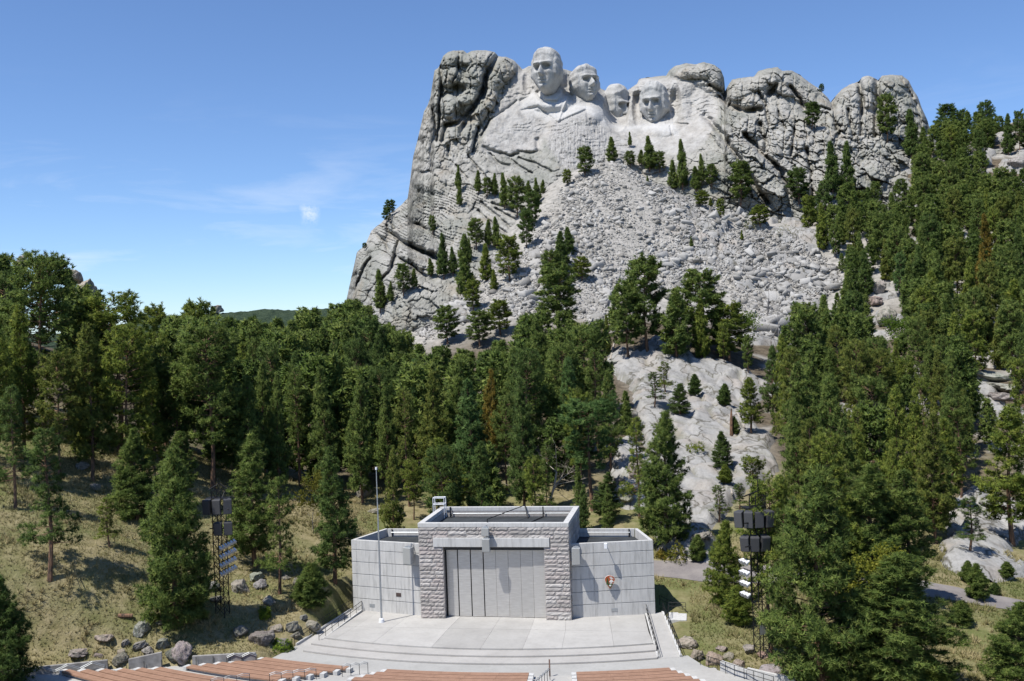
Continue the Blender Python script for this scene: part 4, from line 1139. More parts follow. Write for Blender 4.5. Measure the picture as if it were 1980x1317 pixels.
# lintel and doors
MB().box(-6.23, -0.14, 7.38, 5.83, 0.27, 8.32).build('lintel', MAT_CONC, stage, 0.03)
MB().box(-5.22, 0.28, 7.0, 5.22, 0.6, 7.4).build('door_track', MAT_GAP, stage)
MB().box(-5.3, 1.25, -0.02, 5.3, 1.35, 7.4).build('door_backing', MAT_GAP, stage)
xs = [-5.20, -3.98, -2.62, -1.28, 0.06, 1.36, 2.66, 3.94, 5.20]
for k in range(8):
    gap = 0.10 if k < 4 else 0.02
    m = MB().box(xs[k] + (gap if k else 0.10), 0, 0.04, xs[k + 1], 0.07, 7.36)
    o = m.build('door_panel', MAT_STEEL, stage, 0.012)
    o.location = (0, 0.86 - (0.045 * (k - 3) if k > 3 else 0), 0)
    o.rotation_euler = (0, 0, 0)
for side in (-1, 1):
    nm = MB()
    J = Vector((8.55 * side, 1.12, 0)); E = Vector((16.05 * side, 2.93, 0)); K = Vector((14.15 * side, 9.2, 0)); I = Vector((7.55 * side, 9.2, 0))
    A = Vector((7.62 * side, 0.90, 0))
    u = (E - A).normalized(); n = Vector((u.y * side, -u.x * side, 0))          # n points to the seats
    wl_len = (E - A).length
    def at(d, off, z): return A + u * d + n * off + Vector((0, 0, z))
    def slab(d0, d1, o0, o1, z0, z1, mb):
        vs = [at(d, o, z) for z in (z0, z1) for o in (o0, o1) for d in (d0, d1)]
        return mb.add(vs, [(0, 2, 3, 1), (4, 5, 7, 6), (0, 1, 5, 4), (2, 6, 7, 3), (0, 4, 6, 2), (1, 3, 7, 5)])
    w = MB()
    slab(0, wl_len - 0.02, -0.40, -0.05, -1.2, WH - 0.02, w)
    def wall(p, q, mb, z0, z1, th=0.35):
        d = (q - p).normalized(); s = Vector((-d.y, d.x, 0)) * th * (1 if (Vector((11 * side, 5, 0)) - p).dot(Vector((-d.y, d.x, 0))) > 0 else -1)
        vs = [v + Vector((0, 0, z)) for z in (z0, z1) for v in (p, q, p + s, q + s)]
        mb.add(vs, [(0, 2, 3, 1), (4, 5, 7, 6), (0, 1, 5, 4), (2, 6, 7, 3), (0, 4, 6, 2), (1, 3, 7, 5)])
    dEK = (K - E).normalized()
    wall(E + dEK * 0.41, K, w, -1.2, WH - .01)
    wall(K + Vector((-0.36 * side, 0, 0)), I, w, -1.2, WH - .015)
    w.build('wing_wall', MAT_CONC, stage)
    rf = MB(); ins = [at(0.1, -0.41, 0), at(wl_len - 0.4, -0.41, 0), K + Vector((-0.35 * side, -0.36, 0)), I + Vector((0, -0.36, 0))]
    rf.prism([(p.x, p.y) for p in ins], WH - 1.0, WH - 0.85); rf.build('wing_roof', MAT_ROOF, stage)
    zs = [-0.25, 1.27, 2.57, 3.87, 5.17, 6.47, WH]
    ds = [0.0, 2.52, 5.25, 7.95, wl_len] if side > 0 else [0.0, 3.35, 8.05, wl_len]
    for i in range(len(zs) - 1):
        for j in range(len(ds) - 1):
            m = MB(); g = 0.038
            slab(ds[j] + (0.008 if j else 0), ds[j + 1] - 0.008, -0.05, 0.03, zs[i] + g, zs[i + 1] - (g if i < 5 else 0), m)
            m.build('concrete_panel', MAT_CONC, stage, 0.012)
    # small louvred vents
    m = MB(); dd = 4.15 if side > 0 else 6.0
    slab(dd, dd + 0.62, 0.031, 0.06, 0.45, 0.78, m)
    m.build('wall_vent', MAT_GALV, stage)
    if side < 0:
        m = MB(); slab(2.75, 3.33, 0.031, 0.07, 1.80, 2.18, m); m.build('plaque', MAT_BROWNSIGN, stage)
    # roof pipe with stands behind the parapet
    m = MB(); p, q = K + Vector((-0.8 * side, -0.55, WH - 0.35)), I + Vector((0.4 * side, -0.55, WH - 0.35))
    m.path([p, q], 0.05); m.build('roof_pipe', MAT_GALV, stage)
    m = MB().tube(K + Vector((-0.9 * side, -0.45, WH - 0.85)), K + Vector((-0.9 * side, -0.45, WH + 0.02)), 0.07); m.build('vent_pipe', MAT_DARK, stage)
# roof furniture on the granite block
m = MB(); m.path([(-2.6, 9.2, 9.15), (6.9, 9.2, 9.15)], 0.05); m.path([(-6.6, 9.2, 9.15), (-2.6, 9.2, 9.15)], 0.05); m.build('roof_pipe', MAT_GALV, stage)
m = MB(); m.path([(-0.55, 0.3, 10.15), (1.9, 9.3, 10.05)], 0.045); m.path([(-0.55, 0.3, 9.82), (-0.55, 0.3, 10.2)], 0.05); m.path([(1.9, 9.3, 9.82), (1.9, 9.3, 10.1)], 0.07); m.path([(1.9, 9.3, 10.0), (2.3, 8.3, 8.8)], 0.06); m.build('hoist_beam', MAT_DARK, stage)
for x in (-6.5, 3.9): MB().tube((x, 9.1, 8.75), (x, 9.1, 9.9), 0.07).build('vent_pipe', MAT_DARK, stage)
MB().path([(2.6, 4.2, 8.82), (3.9, 9.0, 8.82)], 0.05).build('roof_conduit', MAT_DARK, stage)
# roof ladder cage, white
m = MB()
for x in (-8.25, -7.0):
    for y in (8.2, 9.0): m.tube((x, y, 8.8 if x > -7.5 else 7.5), (x, y, 11.1), 0.05)
for z in (11.05, 10.35):
    for y in (8.2, 9.0): m.tube((-8.25, y, z), (-7.0, y, z), 0.05)
    for x in (-8.25, -7.0): m.tube((x, 8.2, z), (x, 9.0, z), 0.05)
m.build('ladder_cage', MAT_WHITE, stage)
m = MB()
for k in range(8): m.tube((-8.15, 8.25, 7.6 + k * .3), (-8.15, 8.95, 7.6 + k * .3), 0.025)
m.build('ladder_rung', MAT_WHITE, stage)

def at_stage(o):
    o.matrix_world = BMAT @ o.matrix_world
    return o
def loudspeaker(label, loc, rz, w, d, h, tilt=0.0, body=None, grille=None, bracket=True, group='loudspeakers on the stage house', local=True):
    o = thing('loudspeaker', label, 'loudspeaker', (0, 0, 0), 0, group)
    mw = Matrix.Translation(loc) @ Matrix.Rotation(rz, 4, 'Z') @ Matrix.Rotation(tilt, 4, 'X')
    o.matrix_world = BMAT @ mw if local else mw
    m = MB(); wb = w * 0.72
    pf = [(-w / 2, -d / 2), (w / 2, -d / 2), (wb / 2, d / 2), (-wb / 2, d / 2)]
    m.prism(pf, -h / 2, h / 2); m.build('cabinet', body or MAT_GREYBOX, o, 0.02)
    MB().box(-w / 2 + .05, -d / 2 - .035, -h / 2 + .05, w / 2 - .05, -d / 2 - .002, h / 2 - .05).build('grille', grille or MAT_GRILLE, o, 0.01)
    if bracket:
        m = MB(); m.path([(0, d / 2 - .05, h / 2 + .12), (0, d / 2 + .35, h / 2 + .12)], 0.05); m.box(-w * .3, -d * .3, h / 2 + .002, w * .3, d * .3, h / 2 + 0.09); m.build('bracket', MAT_GALV, o)
    return o
loudspeaker('grey loudspeaker box hung on the concrete wing beside the flagpole', Vector((-8.95, 0.35, 6.4)), -0.35, 1.0, 0.8, 1.75)
loudspeaker('grey loudspeaker box hung on the concrete wing above the arrowhead emblem side', Vector((8.45, 0.25, 6.45)), 0.1, 0.85, 0.8, 1.7)
loudspeaker('upper of two grey loudspeakers over the middle of the granite portal', Vector((-0.58, -0.55, 9.05)), 0.0, 0.8, 0.6, 0.85)
loudspeaker('lower of two grey loudspeakers over the middle of the granite portal', Vector((-0.5, -0.75, 7.75)), 0.0, 0.82, 0.6, 1.35, 0.08)
o = thing('floodlight', 'small white floodlight at the top of the concrete wing above the emblem', 'lamp')
o.matrix_world = BMAT @ Matrix.Translation((11.4, 1.5, 7.1))
MB().box(-.16, -.75, -.05, .16, -.45, .5).build('lamp_head', MAT_WHITE, o, 0.03)
MB().path([(0, 0.35, 0.1), (0, -.5, 0.12)], 0.04).build('arm', MAT_GALV, o)

# arrowhead emblem
o = thing('park_emblem', 'brown arrowhead emblem with green tree and white peak on concrete wing', 'emblem')
d0 = (Vector((16.05, 2.93, 0)) - Vector((7.62, 0.90, 0))).normalized()
ang_w = math.atan2(d0.y, d0.x)
o.matrix_world = BMAT @ Matrix.Translation(Vector((7.62, 0.90, 0)) + d0 * 4.05 + Vector((d0.y, -d0.x, 0)) * 0.38 + Vector((0, 0, 3.55))) @ Matrix.Rotation(ang_w, 4, 'Z') @ Matrix.Rotation(math.pi / 2, 4, 'X')
MAT_EB = simple('emblem_brown', (0.36, 0.085, 0.03), 0.55); MAT_EG = simple('emblem_green', (0.04, 0.085, 0.025), 0.6); MAT_EW = simple('emblem_white', (0.75, 0.73, 0.68), 0.5)
outline = [(0, -.70), (.14, -.52), (.28, -.25), (.42, .0), (.50, .22), (.46, .40), (.36, .52), (.20, .60), (.02, .66), (-.18, .62), (-.36, .54), (-.48, .40), (-.50, .20), (-.42, -.02), (-.30, -.26), (-.15, -.52)]
MB().prism([(x * 1.04, y * 1.04) for x, y in outline], -0.06, 0.0).build('rim', MAT_EW, o)
MB().prism(outline, -0.0, 0.05).build('shield', MAT_EB, o)
MB().prism([(-.30, -.18), (.02, -.62), (.27, -.20), (.10, -.12), (-.1, -.15)], 0.05, 0.062).build('meadow', MAT_EG, o)
m = MB()
for k in range(4): m.prism([(-.26 - .16 + .03 * k, -.22 + k * .15), (-.26 + .16 - .03 * k, -.22 + k * .15), (-.26, .02 + k * .15)], 0.052 + .003 * k, 0.07 + .003 * k)
m.build('tree_mark', MAT_EG, o)
MB().prism([(-.10, .02), (.0, .12), (.04, .24), (.12, .18), (.18, .28), (.30, .10), (.40, .04), (.10, -.06)], 0.05, 0.068).build('peak_mark', MAT_EW, o)
MB().prism([(-.12, -.40), (-.10, -.30), (.0, -.26), (.12, -.30), (.10, -.40), (.02, -.43)], 0.062, 0.078).build('bison_mark', MAT_EW, o)
MB().prism([(-.02, -.10), (.22, -.06), (.24, -.13), (.0, -.17)], 0.062, 0.072).build('lake_mark', MAT_EW, o)
for k, (a, b) in enumerate([((-.02, .44), (.30, .38)), ((-.02, .52), (.22, .50)), ((.02, .36), (.36, .30))]):
    m = MB(); m.bar((a[0], a[1], .058), (b[0], b[1], .058), 0.045, 0.012); m.build('letter_strip', MAT_EW, o)

# flagpole
o = thing('flagpole', 'tall bare silver flagpole standing on the stage floor', 'flagpole', LB(-11.52, -1.63, 0))
MB().tube((0, 0, 0.3), (0, 0, 8), 0.11, 0.085, 10).tube((0, 0, 8), (0, 0, 15.6), 0.085, 0.045, 10).build('pole', MAT_GALV, o)
MB().tube((0, 0, 0), (0, 0, 0.3), 0.30, 0.26, 10).tube((0, 0, .3), (0, 0, .42), 0.26, 0.15, 10).build('base_collar', MAT_WHITE, o)
MB().tube((0, 0, 15.6), (0, 0, 15.85), 0.12, 0.10, 10).build('finial', MAT_WHITE, o)

# ------------------------------------------------------------------ stage floor, steps, plaza
t = NT('paving_concrete', 0.85, 0.25)
_v = t.world()
c = t.ramp(t.noise(_v, 0.45, 6, 0.65), [(0.3, (0.345, 0.333, 0.312)), (0.7, (0.43, 0.417, 0.392))])
c = t.mix(1.0, t.mix(0.3, c, t.ramp(t.noise(_v, 3, 5), [(0.3, .75), (.65, 1.0)]), 'MULTIPLY'), t.obj_color(), 'MULTIPLY')
c = t.mix(t.ramp(t.noise(_v, 0.9, 6, 0.7), [(0.55, 0.0), (0.72, 0.45)]), c, (0.24, 0.23, 0.21))
t.color(c).bump(t.noise(_v, 18, 4), 0.2, 0.01)
MAT_PAVE = t.m
MAT_RISER = simple('step_riser', (0.26, 0.245, 0.225), 0.9, var=0.3, scale=1.5)
floor_ = obj('stage_floor', None); floor_.matrix_world = BMAT; tag(floor_, kind='structure')
CA, RA = 41.0, 50.6
def yarc(x, R): return CA - math.sqrt(R * R - x * x)
def xin(y, s):                                              # inner line of the ramps
    return (15.15 - 0.14 * (y)) if s > 0 else -(14.85 - 0.105 * y)
cols = [-1, -13.2, -9.4, -3.9, 0.4, 4.0, 7.3, 11.6, 1]
tones = [0.97, 1.02, 1.07, 0.90, 0.93, 1.06, 1.04, 0.98]
def back_y(x):
    ax = abs(x)
    return 0.90 + (min(ax, 16.0) - 7.62) * 0.241 if ax > 7.62 else (0.9 if ax < 5.3 else 0.26)
for k in range(8):
    for half in (0, 1):
        pts = []
        def edge_x(i, y):
            if i == 0: return xin(y, -1)
            if i == 8: return xin(y, 1)
            return cols[i] * (1 - 0.012 * y)
        ymid = -3.4
        N = 8
        if half == 0:      # back half
            x0, x1 = edge_x(k, 1.5), edge_x(k + 1, 1.5)
            brk = sorted([x0, x1] + [b for b in (-7.63, -7.6, -5.31, -5.29, 5.29, 5.31, 7.6, 7.63) if x0 < b < x1])
            top = [(x, back_y(x)) for x in brk]
            bot = [(edge_x(k + 1, ymid), ymid + .006), (edge_x(k, ymid), ymid + .006)]
            pts = bot + top
        else:
            x0, x1 = edge_x(k, -7.5), edge_x(k + 1, -7.5)
            pts = [(edge_x(k + 1, ymid), ymid - .006), (edge_x(k, ymid), ymid - .006)] + [(x0 + (x1 - x0) * i / N, yarc(x0 + (x1 - x0) * i / N, RA)) for i in range(N + 1)]
        c_ = sum(p[0] for p in pts) / len(pts), sum(p[1] for p in pts) / len(pts)
        pts = [(p[0] + (c_[0] - p[0]) * 0.004, p[1] + (c_[1] - p[1]) * 0.003) for p in pts]
        m = MB().prism(pts, -0.16, 0.0)
        o = m.build('paving_slab', MAT_PAVE, floor_)
        tn = tones[k] * (1.0 if half else 1.015); o.color = (tn, tn, tn, 1)
m = MB().prism([(xin(2.5, -1) + .02, 2.5), (xin(-7, -1) + .02, -6.9)] + [(x, yarc(x, RA - .25)) for x in np.linspace(-15.2, 15.6, 24)] + [(xin(-7, 1) - .02, -6.9), (xin(2.5, 1) - .02, 2.5)], -1.3, -0.165)
m.build('foundation', MAT_RISER, floor_)
steps = obj('stage_steps', None); steps.matrix_world = BMAT; tag(steps, kind='structure')
for k in (1, 2):
    R0, R1 = RA + 1.62 * (k - 1) - .02, RA + 1.62 * k
    if k == 2: R1 = RA + 3.3
    xs_ = np.linspace(-16.35 - .12 * k, 16.45 + .12 * k, 44)
    for q in range(0, 43, 6):
        xx_ = xs_[q:q + 7]
        pts = [(x, yarc(x, R0)) for x in xx_] + [(x, yarc(x, R1)) for x in xx_[::-1]]
        o = MB().prism(pts, -0.15 * k - 0.13, -0.15 * k).build('tread', MAT_PAVE, steps); o.color = (1.0, .99, .985, 1)
        pts = [(x, yarc(x, R0)) for x in xx_] + [(x, yarc(x, R1 - .06)) for x in xx_[::-1]]
        MB().prism(pts, -0.15 * k - .75, -0.15 * k - 0.131).build('riser', MAT_RISER, steps)
PLAZA = [(-17.9, -8.0), (-19.35, -14.5), (-25.2, -16.1), (-32.1, -18.5), (-42.5, -22.8), (-44, -46), (27, -46), (26.5, -17.0), (23.4, -14.3), (20.75, -11.8), (19.35, -9.0), (17.2, -9.6), (16.2, -7), (-15.6, -7)]
pl = obj('plaza', None); pl.matrix_world = BMAT; tag(pl, kind='structure')
o = MB().prism(PLAZA, -1.2, -0.45).build('paving', MAT_PAVE, pl); o.color = (0.93, 0.94, 0.94, 1)
# terrace of treads under the benches, rising away from the stage
RC0, RP, RISE = 66.6, 0.99, 0.06
def pol(R, a, z=0.0): return Vector((R * math.sin(a), 50 - R * math.cos(a), z))
WALLX = [(-19.5, -14.35), (-25.2, -15.75), (-27.4, -16.6), (-30.2, -17.6), (-31.9, -18.2), (-40.5, -22.2)]
def left_limit(R):
    """angle at which the circle of radius R meets the retaining wall"""
    best = -0.60
    for a in np.arange(-0.70, -0.10, 0.002):
        p = pol(R, a)
        yw = np.interp(p.x, [w[0] for w in WALLX[::-1]], [w[1] for w in WALLX[::-1]])
        if p.x > -40.4 and p.y < yw - 0.10: return a
    return best
for k in range(0, 16):
    R0, R1 = RC0 + RP * k - 0.60, RC0 + RP * (k + 1) - 0.605
    a0, a1 = left_limit(R1) , 0.335
    aa = np.linspace(a0, a1, 40)
    pts = [tuple(pol(R0, a)[:2]) for a in aa] + [tuple(pol(R1, a)[:2]) for a in aa[::-1]]
    o = MB().prism(pts, -0.449, -0.42 + RISE * k + .02).build('tread', MAT_PAVE, pl); o.color = (1.0, 1.0, 0.99, 1)
# ramps at both ends of the stage
for s, inn, out in ((1, ((15.1, 2.9), (16.75, -10.0)), ((16.75, 3.5), (18.75, -9.5))), (-1, ((-14.95, 2.4), (-16.0, -8.6)), ((-16.25, 2.9), (-18.0, -8.4)))):
    r_ = obj('ramp', None); r_.matrix_world = BMAT; tag(r_, kind='structure')
    (a0, a1), (b0, b1) = inn, out
    V = [(*a0, 0.004), (*a1, -0.44), (*b0, 0.004), (*b1, -0.44)]
    m = MB(); m.add([Vector(v) for v in V] + [Vector((v[0], v[1], -1.3)) for v in V], [(0, 1, 3, 2), (4, 6, 7, 5), (0, 4, 5, 1), (2, 3, 7, 6), (0, 2, 6, 4), (1, 5, 7, 3)])
    m.build('ramp_surface', MAT_PAVE, r_)
    for (p, q) in ((a0, a1), (b0, b1)):
        m = MB(); m.bar((*p, 0.0), (*q, -0.40), 0.22, 0.30 if s < 0 else 0.22); m.build('kerb', MAT_CONC, r_)
if True:
    o = thing('concrete_platform', 'low white concrete platform with railing beside the ramp', 'platform'); o.matrix_world = BMAT
    MB().box(17.3, 0.9, -1.9, 19.2, 3.6, -0.02).build('platform_base', MAT_CONC, o, 0.03)

def handrail(label, pts, group='handrails around the stage', hgt=1.0, gap=1.5, rails=(1.0, 0.62), r=0.026, local=True, mat=None, posts=True):
    """pts: foot points in the stage frame"""
    o = thing('handrail', label, 'railing', (0, 0, 0), 0, group)
    if local: o.matrix_world = BMAT
    mat = mat or MAT_DARK
    P = [Vector(p) for p in pts]
    L = [0]
    for a, b in zip(P[:-1], P[1:]): L.append(L[-1] + (b - a).length)
    n = max(1, round(L[-1] / gap))
    for i in range(n + 1):
        d = L[-1] * i / n
        j = min(len(P) - 2, max(0, int(np.searchsorted(L, d, 'right')) - 1))
        f = (d - L[j]) / max(1e-6, L[j + 1] - L[j])
        q = P[j].lerp(P[j + 1], min(1, f))
        MB().tube(q - Vector((0, 0, 0.05)), q + Vector((0, 0, hgt)), r, r, 6).build('post', mat, o)
    for hh in rails:
        MB().path([p + Vector((0, 0, hh * hgt)) for p in P], r * 1.1).build('rail', mat, o)
    return o
handrail('inner handrail of the ramp at the emblem end of the stage', [(15.1, 3.0, 0), (16.75, -10.0, -.42)])
handrail('outer handrail of the ramp beside the rock row', [(16.8, 3.4, 0), (18.75, -9.5, -.42)])
handrail('inner handrail of the ramp at the flagpole end of the stage', [(-15.0, 2.6, 0), (-16.0, -7.6, -.40)])
handrail('outer handrail of the ramp above the shaded boulders', [(-16.3, 4.2, 0), (-18.1, -8.6, -.42)])
handrail('small railing on top of the white concrete platform', [(17.4, 1.0, 0), (17.4, 3.5, 0), (19.1, 3.5, 0)])
handrail('railing dropping along the shaded end wall of the concrete wing', [(16.3, 7.5, -0.3), (18.6, 4.6, -0.6), (19.3, 3.2, -0.9)])

# ------------------------------------------------------------------ benches
t = NT('brown_bench_board', 0.7, 0.3)
_v = t.coord()
c = t.ramp(t.noise(t.mapping(_v, (1, 1, 1)), 1.4, 5, 0.7), [(0.3, (0.26, 0.15, 0.098)), (0.7, (0.345, 0.205, 0.138))])
t.color(t.mix(0.22, c, t.ramp(t.obj_random(), [(0, .6), (1, 1.0)]), 'MULTIPLY'))
MAT_BENCH = t.m
def bench(label, R, a0, a1, z, group, step=2.6):
    o = thing('bench', label, 'bench', (0, 0, 0), 0, group); o.matrix_world = BMAT
    n = max(1, round((a1 - a0) * R / step))
    for i in range(n):
        s0, s1 = a0 + (a1 - a0) * i / n, a0 + (a1 - a0) * (i + 1) / n
        g = 0.006 / R if i < n - 1 else 0
        aa = np.linspace(s0, s1 - g * 2, 4)
        for (r0, r1) in ((R - 0.36, R - 0.012), (R, R + 0.36)):
            pts = [tuple(pol(r0, a)[:2]) for a in aa] + [tuple(pol(r1, a)[:2]) for a in aa[::-1]]
            MB().prism(pts, z - 0.13, z).build('seat_plank', MAT_BENCH, o)
    aa = np.linspace(a0 + .002, a1 - .002, max(4, n * 3))
    pts = [tuple(pol(R - .18, a)[:2]) for a in aa] + [tuple(pol(R + .14, a)[:2]) for a in aa[::-1]]
    MB().prism(pts, z - 0.44, z - 0.131).build('support_wall', MAT_CONC, o)
    for e in (a0, a1):
        m = MB(); sg = -1 if e == a0 else 1
        pts = [tuple(pol(R - .30, e + sg * .0004)[:2]), tuple(pol(R - .30, e + sg * .0065)[:2]), tuple(pol(R + .34, e + sg * .0065)[:2]), tuple(pol(R + .34, e + sg * .0004)[:2])]
        m.prism(pts, z - .46, z - 0.02); m.build('end_block', MAT_CONC, o)
    return o
rd = math.radians
ORD = ['first', 'second', 'third', 'fourth', 'fifth', 'sixth', 'seventh', 'eighth']
for k in range(6):
    bench('%s brown bench from the stage in the block by the retaining wall' % ORD[k], RC0 + RP * k, rd(-16.7 - 0.68 * k), rd(-8.9 - 0.62 * k), ZF * 0 + RISE * k, 'benches by the retaining wall')
for k in range(6):
    kk = k + 7.0
    bench('%s brown bench behind the walkway in the block by the retaining wall' % ORD[k], RC0 + RP * kk, rd(-21.6 - 0.92 * k), rd(-10.5 - .2 * k), RISE * kk, 'benches behind the walkway')
for k in range(4):
    bench('%s brown bench from the stage in the middle block facing the doors' % ORD[k], RC0 + RP * k, rd(-5.7 - .48 * k), rd(5.2), RISE * k, 'benches of the middle block')
for k in range(5):
    bench('%s brown bench from the stage in the block under the emblem wing' % ORD[k], RC0 + RP * k, rd(8.7), rd(15.6 + .3 * k), RISE * k, 'benches of the emblem block')

# aisle handrails with their zigzag tops
def zig(label, pts, n, amp, group='zigzag handrails of the aisles', gap=1.1, mat=None):
    P = []
    for i in range(n + 1):
        q = Vector(pts[0]).lerp(Vector(pts[1]), i / n)
        P.append(q)
    o = thing('handrail', label, 'railing', (0, 0, 0), 0, group); o.matrix_world = BMAT
    for i, q in enumerate(P):
        MB().tube(q, q + Vector((0, 0, 1.0)), 0.026, 0.026, 6).build('post', mat or MAT_DARK, o)
    for h in (1.0, 0.86):
        m = MB(); path = []
        for a, b in zip(P[:-1], P[1:]):
            path += [a + Vector((0, 0, h)), a.lerp(b, .5) + Vector((0, 0, h + amp)), ]
        path.append(P[-1] + Vector((0, 0, h)))
        m.path(path, 0.028); m.build('rail', mat or MAT_GALV, o)
    return o
zig('zigzag handrail at the head of the aisle beside the wall-side benches', [(-8.3, -16.1, -.42), (-10.2, -17.4, -.3)], 3, 0.12)
zig('zigzag handrail lower in the aisle beside the wall-side benches', [(-12.2, -18.4, -.3), (-15.6, -20.4, -.15)], 4, 0.12)
zig('zigzag handrail of the middle aisle seen end on', [(7.9, -16.6, -.42), (7.3, -20.2, -.2)], 5, 0.12)
zig('zigzag handrail beside the cut-off benches at the picture bottom', [(-17.4, -20.4, -.2), (-20.0, -22.3, -.1)], 3, 0.12)
o = thing('sign_post', 'slim brown upright board at the head of the middle aisle', 'sign', LB(7.75, -15.6, -.45), -BT)
MB().box(-.06, -.05, 0, .06, .05, 1.5).build('board', simple('weathered_brown', (0.20, 0.13, 0.10), .8), o)
handrail('black railing along the path past the rock row', [(20.45, -11.6, -.45), (23.1, -14.2, -.5), (26.3, -16.9, -.55)], 'handrails around the stage', 1.0, 1.0)
o = thing('low_wall', 'low pale wall bending behind the black railing of the path', 'wall'); o.matrix_world = BMAT
for (p, q) in (((22.2, -12.9), (24.3, -14.6)), ((24.33, -14.62), (28.0, -16.6))):
    MB().bar((*p, -0.2), (*q, -0.35), 0.28, 1.2).build('wall_segment', MAT_CONC, o)

# ------------------------------------------------------------------ retaining wall along the grass
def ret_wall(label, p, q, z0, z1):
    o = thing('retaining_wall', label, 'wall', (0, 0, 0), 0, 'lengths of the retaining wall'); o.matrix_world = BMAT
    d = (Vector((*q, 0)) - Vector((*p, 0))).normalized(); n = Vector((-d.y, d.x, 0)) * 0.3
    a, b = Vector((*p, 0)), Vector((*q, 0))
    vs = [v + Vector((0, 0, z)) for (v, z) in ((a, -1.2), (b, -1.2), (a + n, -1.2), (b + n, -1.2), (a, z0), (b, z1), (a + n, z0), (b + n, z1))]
    MB().add(vs, [(0, 2, 3, 1), (4, 5, 7, 6), (0, 1, 5, 4), (2, 6, 7, 3), (0, 4, 6, 2), (1, 3, 7, 5)]).build('wall_face', MAT_SHADECONC, o, 0.02)
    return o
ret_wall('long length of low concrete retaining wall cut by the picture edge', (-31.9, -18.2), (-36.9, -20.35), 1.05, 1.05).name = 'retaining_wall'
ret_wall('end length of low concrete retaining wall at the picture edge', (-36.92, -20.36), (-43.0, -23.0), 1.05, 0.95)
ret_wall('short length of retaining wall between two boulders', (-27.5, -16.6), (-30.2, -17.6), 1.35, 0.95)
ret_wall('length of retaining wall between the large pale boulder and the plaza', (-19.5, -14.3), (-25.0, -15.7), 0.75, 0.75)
handrail('plain posts and rail before the wall by the plaza', [(-20.2, -14.75, -.42), (-25.6, -16.3, -.42), (-28, -17.2, -.4), (-31.6, -18.6, -.38)], 'handrails of the retaining wall', 1.1, 1.55, (0.25,))
zig('zigzag handrail before the long retaining wall', [(-31.9, -18.7, -.35), (-39.5, -22.0, -.3)], 4, 0.45, 'handrails of the retaining wall')
zig('short zigzag handrail where the retaining wall meets the plaza', [(-19.3, -14.6, -.42), (-21.9, -15.3, -.42)], 2, 0.28, 'handrails of the retaining wall')

# ------------------------------------------------------------------ light and loudspeaker towers
def lattice(o, w, H, panel=0.95, r=0.05):
    for sx in (-1, 1):
        for sy in (-1, 1):
            MB().tube((sx * w / 2, sy * w / 2, -0.3), (sx * w / 2, sy * w / 2, H), r, r, 6).build('leg', MAT_DARK, o)
    n = int(H / panel)
    m = MB()
    for k in range(n):
        z0, z1 = k * H / n, (k + 1) * H / n
        c = [(-w / 2, -w / 2), (w / 2, -w / 2), (w / 2, w / 2), (-w / 2, w / 2)]
        for i in range(4):
            a, b = c[i], c[(i + 1) % 4]
            m.tube((*a, z1), (*b, z1), r * .6, None, 4)
            m.tube((*a, z0), (*b, z1), r * .55, None, 4)
            if i % 2 == 0: m.tube((*b, z0), (*a, z1), r * .45, None, 4)
    m.build('brace_lattice', MAT_DARK, o)
MAT_LAMPW = simple('white_lamp_housing', (0.78, 0.78, 0.80), 0.35, var=0.05)
def floodlamp(label, loc, rz, group, n=3, w=0.34, lenx=0.0):
    """a short bank of white lamp housings on one bar"""
    o = thing('floodlight_bank', label, 'floodlight', loc, rz, group)
    L = n * w
    MB().path([(-L / 2, .18, 0.15), (L / 2, .18, 0.15)], 0.04).build('bar', MAT_DARK, o)
    for i in range(n):
        x = (i - (n - 1) / 2) * w
        m = MB().tube((x, 0.12, 0.06), (x, -0.30, -0.14), 0.10, w * .53, 10)
        m.build('lamp_housing', MAT_LAMPW, o)
        MB().tube((x, -.302, -.141), (x, -.315, -.147), w * .48, w * .48, 10).build('lens', MAT_GRILLE, o)
    return o
# black tower on the grass beside the plaza
pT = hit(1474, 1272)
HT = 14.6
tw = thing('loudspeaker_tower', 'tall black lattice tower beside bare brown pine trunks', 'tower', pT, 0.35)
lattice(tw, 1.0, HT)
m = MB().box(-1.2, -.35, HT - 1.1, .7, .9, HT - 1.04); m.build('platform', MAT_DARK, tw)
m = MB().path([(-1.5, -.2, HT + .05), (.7, .2, HT + .45)], .07); m.path([(.1, 0, HT), (.1, 0, HT + 1.7)], .04); m.build('mast', MAT_DARK, tw)
m = MB().box(-.5, -.56, 2.2, .1, -.50, 3.2); m.build('control_box', MAT_GALV, tw)
m = MB()
for z in (HT - 2.2, HT - 4.3): m.path([(-2.0, -.9, z), (1.2, -.9, z)], .06); m.path([(-1.6, -.9, z), (-.4, 0, z)], .05); m.path([(.8, -.9, z), (.4, 0, z)], .05)
m.build('boom', MAT_DARK, tw)
for i, (dx, dy, rz, lb) in enumerate([(-1.78, -.75, -.65, 'outermost'), (-1.05, -1.05, -.3, 'second'), (-.20, -1.10, .05, 'third'), (.70, -0.95, .35, 'innermost')]):
    loudspeaker('dark loudspeaker, %s of the upper row on the black lattice tower' % lb, pT + Vector((dx, dy, HT - 1.95)), rz, .80, .75, 1.45, .10, MAT_CHAR, MAT_CHAR2, False, 'dark loudspeakers on the tower beside the plaza', False)
for i, (dx, dy, rz, lb) in enumerate([(-1.35, -.85, -.5, 'outermost'), (-.6, -1.05, -.15, 'middle'), (.28, -1.02, .2, 'innermost')]):
    loudspeaker('dark loudspeaker, %s of the lower row on the black lattice tower' % lb, pT + Vector((dx, dy, HT - 4.1)), rz, .82, .75, 1.35, .22, MAT_CHAR, MAT_CHAR2, False, 'dark loudspeakers on the tower beside the plaza', False)
